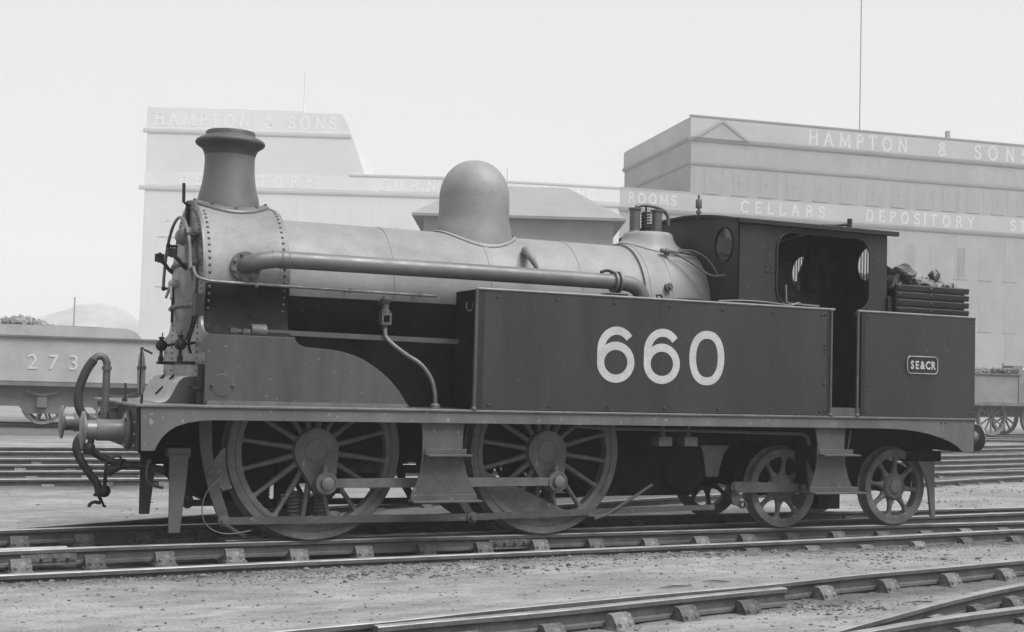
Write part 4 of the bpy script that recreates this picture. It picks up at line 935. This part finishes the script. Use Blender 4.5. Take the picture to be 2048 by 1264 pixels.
for i, (x, y, an, L_) in enumerate(((2.05, -3.92, .1, .17), (2.55, -3.72, -.25, .12), (3.3, -4.75, .3, .13), (3.9, -4.6, -.1, .16))):
    z = gz(x, y)+.012
    o = MB().tube([(-L_, 0, -.003), (-L_*.2, .008*(-1)**i, .004), (L_*.5, -.004, .0), (L_, .006, -.006)], .006, 4, radii=[.002, .008, .007, .003]).build('stick', 'rail_steel'); o.location = (x, y, z); o.rotation_euler.z = an
    tag(o, st_l[i], 'stick')

# ------------------------------------------------------------------ lettering for the depository (stroked roman capitals)
def A_(cx, cy, rx, ry, a0, a1, n=12): return [(cx+rx*math.cos(R(a0+(a1-a0)*i/n)), cy+ry*math.sin(R(a0+(a1-a0)*i/n))) for i in range(n+1)]
def sf(x, y, w_=.13): return [(x-w_, y), (x+w_, y)]
GL = {
 'H': (.82, [[(.14, 0), (.14, 1)], [(.68, 0), (.68, 1)], [(.14, .52), (.68, .52)], sf(.14, .02), sf(.14, .98), sf(.68, .02), sf(.68, .98)]),
 'A': (.84, [[(.10, 0), (.42, 1)], [(.42, 1), (.74, 0)], [(.22, .34), (.62, .34)], sf(.10, .02, .11), sf(.74, .02, .11)]),
 'M': (1.0, [[(.12, 0), (.17, 1)], [(.17, 1), (.5, .08)], [(.5, .08), (.83, 1)], [(.83, 1), (.88, 0)], sf(.12, .02), sf(.88, .02)]),
 'P': (.68, [[(.15, 0), (.15, 1)], [(.15, .97), (.36, .97)]+A_(.36, .73, .22, .24, 90, -90)+[(.15, .49)], sf(.15, .02), sf(.13, .98, .1)]),
 'T': (.76, [[(.38, 0), (.38, 1)], [(.06, .97), (.70, .97)], [(.07, .97), (.06, .78)], [(.69, .97), (.70, .78)], sf(.38, .02)]),
 'O': (.92, [A_(.46, .5, .36, .48, 0, 360, 28)]),
 'N': (.86, [[(.15, 0), (.15, 1)], [(.15, 1), (.71, 0)], [(.71, 0), (.71, 1)], sf(.15, .02), sf(.71, .98), sf(.08, .98, .07)]),
 'S': (.66, [[(.56, .80)]+A_(.33, .75, .22, .22, 20, 250, 14)+A_(.33, .26, .24, .24, 75, -160, 14), [(.56, .97), (.56, .76)], [(.08, .04), (.08, .26)]]),
 'D': (.86, [[(.15, 0), (.15, 1)], [(.15, .97), (.36, .97)]+A_(.38, .5, .36, .47, 90, -90, 18)+[(.15, .03)], sf(.13, .02, .1), sf(.13, .98, .1)]),
 'E': (.70, [[(.15, 0), (.15, 1)], [(.05, .97), (.58, .97)], [(.15, .52), (.48, .52)], [(.05, .03), (.62, .03)], [(.58, .97), (.58, .80)], [(.62, .03), (.62, .22)], [(.48, .43), (.48, .61)]]),
 'I': (.40, [[(.2, 0), (.2, 1)], sf(.2, .02), sf(.2, .98)]),
 'R': (.78, [[(.15, 0), (.15, 1)], [(.15, .97), (.36, .97)]+A_(.36, .74, .21, .23, 90, -90)+[(.15, .51)], [(.36, .51), (.72, .01)], sf(.15, .02), sf(.13, .98, .1), sf(.70, .02, .07)]),
 'Y': (.80, [[(.40, 0), (.40, .46)], [(.40, .46), (.08, 1)], [(.40, .46), (.72, 1)], sf(.40, .02), sf(.08, .98, .1), sf(.72, .98, .1)]),
 'F': (.66, [[(.15, 0), (.15, 1)], [(.05, .97), (.58, .97)], [(.15, .52), (.47, .52)], [(.58, .97), (.58, .78)], [(.47, .43), (.47, .61)], sf(.15, .02)]),
 'U': (.84, [[(.15, 1), (.15, .3)]+A_(.42, .30, .27, .28, 180, 360)+[(.69, 1)], sf(.15, .98), sf(.69, .98, .1)]),
 'L': (.66, [[(.15, 0), (.15, 1)], [(.05, .03), (.60, .03)], [(.60, .03), (.60, .24)], sf(.15, .98)]),
 'C': (.84, [A_(.46, .5, .36, .48, 42, 318, 22), [(.73, .98), (.73, .76)], [(.73, .04), (.73, .22)]]),
 'G': (.88, [A_(.46, .5, .36, .48, 42, 322, 22), [(.74, .98), (.74, .76)], [(.74, .04), (.74, .42)], [(.60, .42), (.82, .42)]]),
 '&': (.84, [[(.78, .05), (.24, .66)]+A_(.38, .80, .17, .17, 215, -30, 14)+[(.46, .58), (.22, .40)]+A_(.34, .22, .22, .20, 130, 330, 14)+[(.70, .46)]]),
}
LM = {}
def glyph(ch, h, wd, m):
    k = (ch, round(h, 3), m)
    if k not in LM:
        mb = MB()
        for i, pl_ in enumerate(GL[ch][1]):
            closed = len(pl_) > 20 and (Vector(pl_[0])-Vector(pl_[-1])).length < 1e-4
            pp = [(x*h*.95, z*h) for x, z in (pl_[:-1] if closed else pl_)]
            stroke(mb, pp, wd if len(pl_) != 2 or abs(pl_[0][1]-pl_[1][1]) > .3 or abs(pl_[0][0]-pl_[1][0]) > .5 else wd*.7, -.004*i, closed)
        LM[k] = mb.mesh('letter', m, fix=False)
    return LM[k]
def write(band, txt, u0, u1, z, h, wd, y=-.036):
    tw = sum(GL[c][0] if c != ' ' else .6 for c in txt); sc = (u1-u0)/(tw*h*.95); u = u0
    for c in txt:
        ww = (GL[c][0] if c != ' ' else .6)*h*.95*sc
        if c != ' ':
            o = inst(glyph(c, h, wd, 'letter_hazed' if y < -.04 else 'letter_white'), 'letter', band, (u+ww*.5-GL[c][0]*h*.95*.5, y, z))
        u += ww

# ------------------------------------------------------------------ the depository buildings (local x along the facade, y into the block)
def wall_frame(p, q): return (p[0], p[1], -.3), math.atan2(q[1]-p[1], q[0]-p[0])
ZO = .3
def cornice(parent, u0, u1, z, m, d=.45, h=.35, name='cornice'):
    d *= .22
    return MB().prism([(-d, z+h*.4), (-d, z+h), (.02, z+h), (.02, z), (-d*.5, z)], u0, u1, 'x').build(name, m, parent)
def windows(parent, us, z0, z1, wdt, glass='right_brick', frame='right_brick'):
    wm = MB().box(-wdt/2, wdt/2, -.004, .06, 0, z1-z0).mesh('window', glass)
    sm = MB().box(-wdt/2-.12, wdt/2+.08, -.03, .02, -.10, 0).mesh('sill', frame)
    fm = MB().box(-.04, .04, -.012, -.004, 0, z1-z0).box(-wdt/2, wdt/2, -.012, -.004, (z1-z0)*.5-.04, (z1-z0)*.5+.04).mesh('glazing_bar', frame)
    for u in us:
        o = inst(wm, 'window', parent, (u, -.01, z0)); inst(sm, 'sill', o, (0, 0, 0)); inst(fm, 'glazing_bar', o, (0, 0, 0))
def piers(parent, us, z0, z1, m, wdt=.7, d=.014):
    me = MB().box(-wdt/2, wdt/2, -d, .01, z0, z1).mesh('pier', m)
    for u in us: inst(me, 'pier', parent, (u, 0, 0))
# 1: pale block with the stepped tower, left
loc, ang = wall_frame((12.3, 89.2), (33.0, 79.8))
B1 = empty('depository_building', loc, ang, 'pale hazy depository block with a square tower behind the chimney', 'building')
wl = MB().box(0, 22.73, 0, 16, 0, 17.0+ZO).build('wall', 'left_haze_brick', B1)
MB().prism([(0.0, 17.0+ZO), (0.0, 21.72+ZO), (12.0, 21.72+ZO), (12.0, 21.5+ZO), (15.0, 21.38+ZO)]+[q for i in range(26) for q in ((15.0+1.7*(i/26)**.8, 21.38-4.38*(i/26)+ZO-.0001), (15.0+1.7*(i/26)**.8, 21.38-4.38*((i+1)/26)+ZO))]+[(16.7, 17.0+ZO)], 0, 14, 'y').build('tower_wall', 'left_haze_brick', B1)
bd = MB().box(-.05, 16.6, -.03, 0.0, 15.75+ZO, 16.75+ZO).build('sign_band', 'left_haze_band', B1)
write(bd, 'DEPOSITORY', 2.35, 13.1, 15.85+ZO, .80, .13)
bd = MB().box(16.6, 22.73, -.03, 0.0, 15.75+ZO, 16.75+ZO).build('sign_band', 'left_haze_band', B1); write(bd, 'FURN', 17.7, 22.5, 15.85+ZO, .80, .13)
bd = MB().box(-.05, 14.9, -.03, 0, 20.05+ZO, 21.6+ZO).build('sign_band', 'left_haze_band', B1); write(bd, 'HAMPTON & SONS', .4, 14.6, 20.35+ZO, .95, .14)
cornice(B1, -.3, 15.6, 19.75+ZO, 'left_haze_brick'); cornice(B1, -.45, 22.73, 15.35+ZO, 'left_haze_brick', .5); cornice(B1, 15.6, 22.73, 16.8+ZO, 'left_haze_brick', .3, .2, 'coping')
piers(B1, [.4+2.9*k for k in range(8)], 0, 15.3, 'left_haze_brick')
windows(B1, [1.85+2.9*k for k in range(7)], 12.2, 14.4, 1.2, 'left_haze_brick', 'left_haze_brick'); windows(B1, [1.85+2.9*k for k in range(7)], 8.4, 10.6, 1.2, 'left_haze_brick', 'left_haze_brick')
MB().tube([(11.6, 2, 21.7+ZO), (11.6, 2, 25.2+ZO)], .06, 6).build('roof_pole', 'left_haze_brick', B1)
# 2: middle wing
loc, ang = wall_frame((33.0, 79.8), (46.6, 76.5))
B2 = empty('depository_building', loc, ang, 'low pale depository wing seen above the boiler behind the dark shed', 'building')
MB().box(0, 14.0, 0, 16, 0, 17.0+ZO).build('wall', 'mid_haze_brick', B2)
bd = MB().box(0, 14.0, -.03, 0, 15.75+ZO, 16.75+ZO).build('sign_band', 'left_haze_band', B2)
write(bd, 'ITURE', .3, 5.3, 15.85+ZO, .80, .13); write(bd, 'STRONG', 6.9, 12.2, 15.85+ZO, .80, .13)
cornice(B2, 0, 14.0, 15.35+ZO, 'mid_haze_brick', .5); cornice(B2, 0, 14.0, 16.8+ZO, 'mid_haze_brick', .3, .2, 'coping')
piers(B2, [.4+2.9*k for k in range(5)], 0, 15.3, 'mid_haze_brick'); windows(B2, [1.85+2.9*k for k in range(4)], 12.2, 14.4, 1.2, 'mid_haze_brick', 'mid_haze_brick')
MB().lathe([(.12, 17), (.12, 18.4)], (5.6, 3, ZO), 'z', 8).build('roof_pole', 'mid_haze_brick', B2)
# 3: dark block on the right
loc, ang = wall_frame((46.6, 76.5), (83.6, 71.1))
B3 = empty('depository_building', loc, ang, 'tall darker depository block with a mast behind the cab', 'building')
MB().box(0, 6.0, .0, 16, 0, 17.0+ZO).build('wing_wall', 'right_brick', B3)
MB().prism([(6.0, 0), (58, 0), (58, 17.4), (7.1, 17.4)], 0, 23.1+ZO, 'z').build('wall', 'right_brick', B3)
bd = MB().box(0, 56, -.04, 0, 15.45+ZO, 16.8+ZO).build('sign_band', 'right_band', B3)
write(bd, 'ROOMS', .6, 4.9, 15.8+ZO, .80, .14, -.046); write(bd, 'CELLARS', 10.1, 18.3, 15.65+ZO, .92, .15, -.046); write(bd, 'DEPOSITORY', 21.6, 32.6, 15.65+ZO, .92, .15, -.046); write(bd, 'STRONG', 35.8, 42.5, 15.65+ZO, .92, .15, -.046)
bd = MB().box(5.9, 57, -.04, 0, 21.5+ZO, 23.0+ZO).build('sign_band', 'right_band', B3)
write(bd, 'HAMPTON', 16.2, 26.0, 21.65+ZO, 1.15, .18, -.046); write(bd, '&', 28.5, 29.8, 21.65+ZO, 1.1, .18, -.046); write(bd, 'SONS', 32.0, 38.0, 21.65+ZO, 1.15, .18, -.046)
MB().add([(5.93+1.06*t, 17.4*t-.0, z) for t in (0, 1) for z in (21.5+ZO, 23.0+ZO)], [(0, 1, 3, 2)]).build('side_band', 'right_band', B3)
cornice(B3, 5.7, 57, 21.15+ZO, 'stone_dark', .6); cornice(B3, 5.9, 57, 19.2+ZO, 'stone_dark', .4, .3); cornice(B3, 0, 57, 15.1+ZO, 'stone_dark', .5); cornice(B3, 5.8, 57, 23.05+ZO, 'stone_dark', .25, .18, 'coping')
for z, d, h in ((21.15+ZO, .2, .35), (19.2+ZO, .12, .3)):
    MB().add([(6.0-d*k+1.06*t, 17.4*t, zz) for t in (0, 1) for k, zz in ((0, z), (1, z+h*.4), (1, z+h), (0, z+h))], [(0, 1, 5, 4), (1, 2, 6, 5), (2, 3, 7, 6), (0, 4, 7, 3), (0, 3, 2, 1), (4, 5, 6, 7)]).build('side_cornice', 'stone_dark', B3)
MB().prism([(6.3, 21.4+ZO), (8.6, 22.85+ZO), (10.9, 21.4+ZO)], -.22, -.05, 'y').build('pediment', 'right_brick', B3)
MB().prism([(6.1, 21.4+ZO), (8.6, 23.0+ZO), (11.1, 21.4+ZO), (10.7, 21.4+ZO), (8.6, 22.75+ZO), (6.5, 21.4+ZO)], -.28, -.222, 'y').build('pediment_moulding', 'stone_dark', B3)
piers(B3, [6.6+2.45*k for k in range(20)], 16.9, 19.3, 'right_brick', .55); piers(B3, [6.6+4.9*k for k in range(11)], 0, 15.2, 'right_brick', .8)
windows(B3, [7.8+2.45*k for k in range(19)], 17.35, 19.2, 1.1); windows(B3, [9.05+2.45*k for k in range(19)], 11.6, 14.2, 1.15); windows(B3, [9.05+2.45*k for k in range(19)], 7.2, 9.8, 1.15)
rm = MB().lathe([(.52, -.008), (.60, -.008), (.60, .0), (.52, .0)], (0, 0, 0), 'y', 24, closed=True).mesh('roundel', 'right_brick')
for k in range(16): inst(rm, 'roundel', B3, (11.2+1.9*k, 0, 20.35+ZO))
MB().tube([(23.3, 3.5, 23.0+ZO), (23.3, 3.5, 37+ZO)], .05, 8).build('mast', 'stone_dark', B3)
MB().box(31.0, 31.3, 2, 2.3, 23.0, 24.6).build('roof_vent', 'stone_dark', B3); MB().box(21.0, 22.3, 3, 4, 23.0, 23.8).build('roof_vent', 'stone_dark', B3)
MB().box(34.6, 36.2, 2, 3.4, 23.0, 23.9).build('roof_vent', 'stone_dark', B3)

# ------------------------------------------------------------------ dark shed in the middle distance
sh = empty('engine_shed', (20.2, 39.8, -.2), math.atan2(37.6-39.81, 25.05-20.2), 'dark shed with a pale hipped roof behind the dome', 'shed')
e = 9.05; rg = 10.15
MB().box(-3.6, 4.85, .25, 7.0, 0, e-.05).build('wall', 'shed_wall', sh)
MB().add([(-4.1, -.25, e), (5.35, -.25, e), (5.35, 7.6, e), (-4.1, 7.6, e), (-1.7, 3.6, rg+.75), (2.9, 3.6, rg+.75), (-4.1, -.25, e-.12), (5.35, -.25, e-.12), (5.35, 7.6, e-.12), (-4.1, 7.6, e-.12)], [(0, 1, 5, 4), (1, 2, 5), (2, 3, 4, 5), (3, 0, 4), (0, 6, 7, 1), (1, 7, 8, 2), (2, 8, 9, 3), (3, 9, 6, 0), (6, 9, 8, 7)]).build('roof', 'shed_roof', sh, angle=5)
MB().prism([(-.6, 0), (-.6, 8.35), (.05, 8.95), (.05, 0)], -4.2, -3.6, 'x').build('porch', 'shed_wall', sh) if False else None

# ------------------------------------------------------------------ hazy tender at the left
T = empty('locomotive_tender', (0, 26.0, 0), R(-8), 'pale hazy tender numbered 273 heaped with coal at the far left', 'tender')
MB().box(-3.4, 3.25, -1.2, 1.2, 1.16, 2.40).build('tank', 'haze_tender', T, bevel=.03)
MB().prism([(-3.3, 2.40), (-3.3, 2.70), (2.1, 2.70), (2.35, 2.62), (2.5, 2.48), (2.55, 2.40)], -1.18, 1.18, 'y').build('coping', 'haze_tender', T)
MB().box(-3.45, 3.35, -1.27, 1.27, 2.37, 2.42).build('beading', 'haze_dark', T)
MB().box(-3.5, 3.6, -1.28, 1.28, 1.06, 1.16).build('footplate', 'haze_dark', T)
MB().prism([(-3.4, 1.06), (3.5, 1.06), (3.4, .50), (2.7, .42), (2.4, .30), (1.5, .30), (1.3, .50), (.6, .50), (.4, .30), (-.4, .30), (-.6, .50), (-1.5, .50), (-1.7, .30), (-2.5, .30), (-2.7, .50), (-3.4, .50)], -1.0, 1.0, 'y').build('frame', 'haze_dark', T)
for x in (-2.1, 0, 1.95):
    for s in (-1, 1):
        wv = MB().lathe([(.48, s*.70), (.56, s*.70), (.56, s*.83), (.48, s*.83)], (x, 0, .57), 'y', 40, closed=True).lathe([(.12, s*.70), (.12, s*.85)], (x, 0, .57), 'y', 20)
        for k in range(10): wv.bar((x, s*.76, .57), (x+.5*math.cos(R(36*k)), s*.76, .57+.5*math.sin(R(36*k))), .05, .06)
        wh = wv.build('wheel', 'haze_tender', T)
        MB().tube([(x-.45, s*1.08, .92), (x-.2, s*1.08, .84), (x, s*1.08, .81), (x+.2, s*1.08, .84), (x+.45, s*1.08, .92)], .05, 8, 3).box(x-.13, x+.13, min(s*1.0, s*1.12), max(s*1.0, s*1.12), .48, .76).build('leaf_spring', 'haze_dark', T)
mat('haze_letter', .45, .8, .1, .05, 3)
for i, ch_ in enumerate('273'):
    inst(text_mesh(ch_, .58, 'numeral', 'haze_letter', .004, .004), 'numeral', T, (-.28+i*.53, -1.212, 1.52), (R(90), 0, 0))
cm = MB(); rd = random.Random(5)
for k in range(500):
    x = rd.uniform(-3.2, 1.9); y = rd.uniform(-1.05, 1.05); h = 2.68+.34*math.exp(-((x+.75)/.85)**2)*(1-.4*y*y)+.12*math.exp(-((x+2.6)/.8)**2); r = rd.uniform(.05, .13)
    cm.add([(x+p.x*r, y+p.y*r, h-.1+rd.uniform(-.08, .02)+p.z*r) for p in bv], bf_)
cm.box(-2.6, 1.5, -1, 1, 2.4, 2.72)
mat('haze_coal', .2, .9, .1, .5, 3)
tag(cm.build('coal', 'haze_coal', fix=False, angle=10), kind='stuff'); o = bpy.data.objects['coal.001']; o.parent = T
# distant heap behind the tender
hp = MB(); 
for j in range(13):
    for i in range(41):
        x = -34+i*1.7; y = 112+j*2.2; v = math.sin(math.pi*j/12)
        h = 8.3*math.exp(-((x-14.2)/9)**2)+6.8*math.exp(-((x+5)/12)**2)+.9*noise.noise(Vector((x*.15, y*.2, 0)))+.3*noise.noise(Vector((x*.6, y*.5, 4)))
        hp.v.append((x, y, -.5+max(0, h)*v))
hp.f = [(j*41+i, j*41+i+1, (j+1)*41+i+1, (j+1)*41+i) for j in range(12) for i in range(40)]
tag(hp.build('hill', 'far_heap', fix=False, angle=180), kind='structure')
tp = MB().tube([(8.2, 95, -.2), (8.2, 95, 7.2)], .06, 8).build('telegraph_pole', 'far_heap'); tag(tp, 'thin hazy pole standing behind the coal on the tender', 'pole')

# ------------------------------------------------------------------ distant engine at the right edge
E2 = empty('distant_locomotive', (30, 25.05, 0), 0, 'small hazy steam engine with coal bunker seen past the bunker of the tank engine', 'locomotive')
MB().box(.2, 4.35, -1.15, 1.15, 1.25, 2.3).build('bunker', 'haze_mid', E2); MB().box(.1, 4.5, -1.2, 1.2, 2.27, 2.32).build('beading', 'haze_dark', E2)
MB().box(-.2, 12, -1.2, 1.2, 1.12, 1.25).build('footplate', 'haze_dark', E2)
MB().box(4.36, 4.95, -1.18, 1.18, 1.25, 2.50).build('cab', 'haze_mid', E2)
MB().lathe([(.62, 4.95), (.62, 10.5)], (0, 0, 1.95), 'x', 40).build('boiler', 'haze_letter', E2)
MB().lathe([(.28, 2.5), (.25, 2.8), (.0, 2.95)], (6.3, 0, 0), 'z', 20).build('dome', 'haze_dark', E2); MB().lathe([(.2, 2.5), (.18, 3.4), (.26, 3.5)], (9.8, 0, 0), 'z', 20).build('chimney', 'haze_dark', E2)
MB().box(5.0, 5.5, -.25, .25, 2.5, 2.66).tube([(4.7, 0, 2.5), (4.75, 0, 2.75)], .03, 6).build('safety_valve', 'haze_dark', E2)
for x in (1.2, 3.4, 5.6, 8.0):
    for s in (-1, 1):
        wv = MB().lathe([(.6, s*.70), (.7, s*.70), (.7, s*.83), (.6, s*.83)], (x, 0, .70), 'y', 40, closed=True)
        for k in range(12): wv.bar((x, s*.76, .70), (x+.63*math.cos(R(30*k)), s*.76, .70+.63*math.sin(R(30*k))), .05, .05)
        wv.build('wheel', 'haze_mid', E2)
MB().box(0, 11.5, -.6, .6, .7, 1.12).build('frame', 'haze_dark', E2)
cm = MB(); 
for k in range(120):
    x = rd.uniform(.4, 4.2); y = rd.uniform(-1, 1); r = rd.uniform(.06, .13); cm.add([(x+p.x*r, y+p.y*r, 2.3+.16*math.exp(-((x-3.7)/.5)**2)+p.z*r) for p in bv], bf_)
o = cm.build('coal', 'haze_dark', fix=False, angle=10); o.parent = E2; tag(o, kind='stuff')

# ------------------------------------------------------------------ mist over the yard
hm = bpy.data.materials.new('mist'); hm.use_nodes = True; t = hm.node_tree; t.nodes.clear()
mo = t.nodes.new('ShaderNodeOutputMaterial'); pv = t.nodes.new('ShaderNodeVolumePrincipled')
pv.inputs['Color'].default_value = (.95, .95, .95, 1); pv.inputs['Density'].default_value = .0013; pv.inputs['Anisotropy'].default_value = .0
t.links.new(pv.outputs[0], mo.inputs['Volume']); MATS['mist'] = hm
hz = MB().box(-420, 420, -320, 420, -1.3, 41).build('haze', 'mist', fix=True); tag(hz, 'pale mist filling the yard', 'haze', kind='stuff')
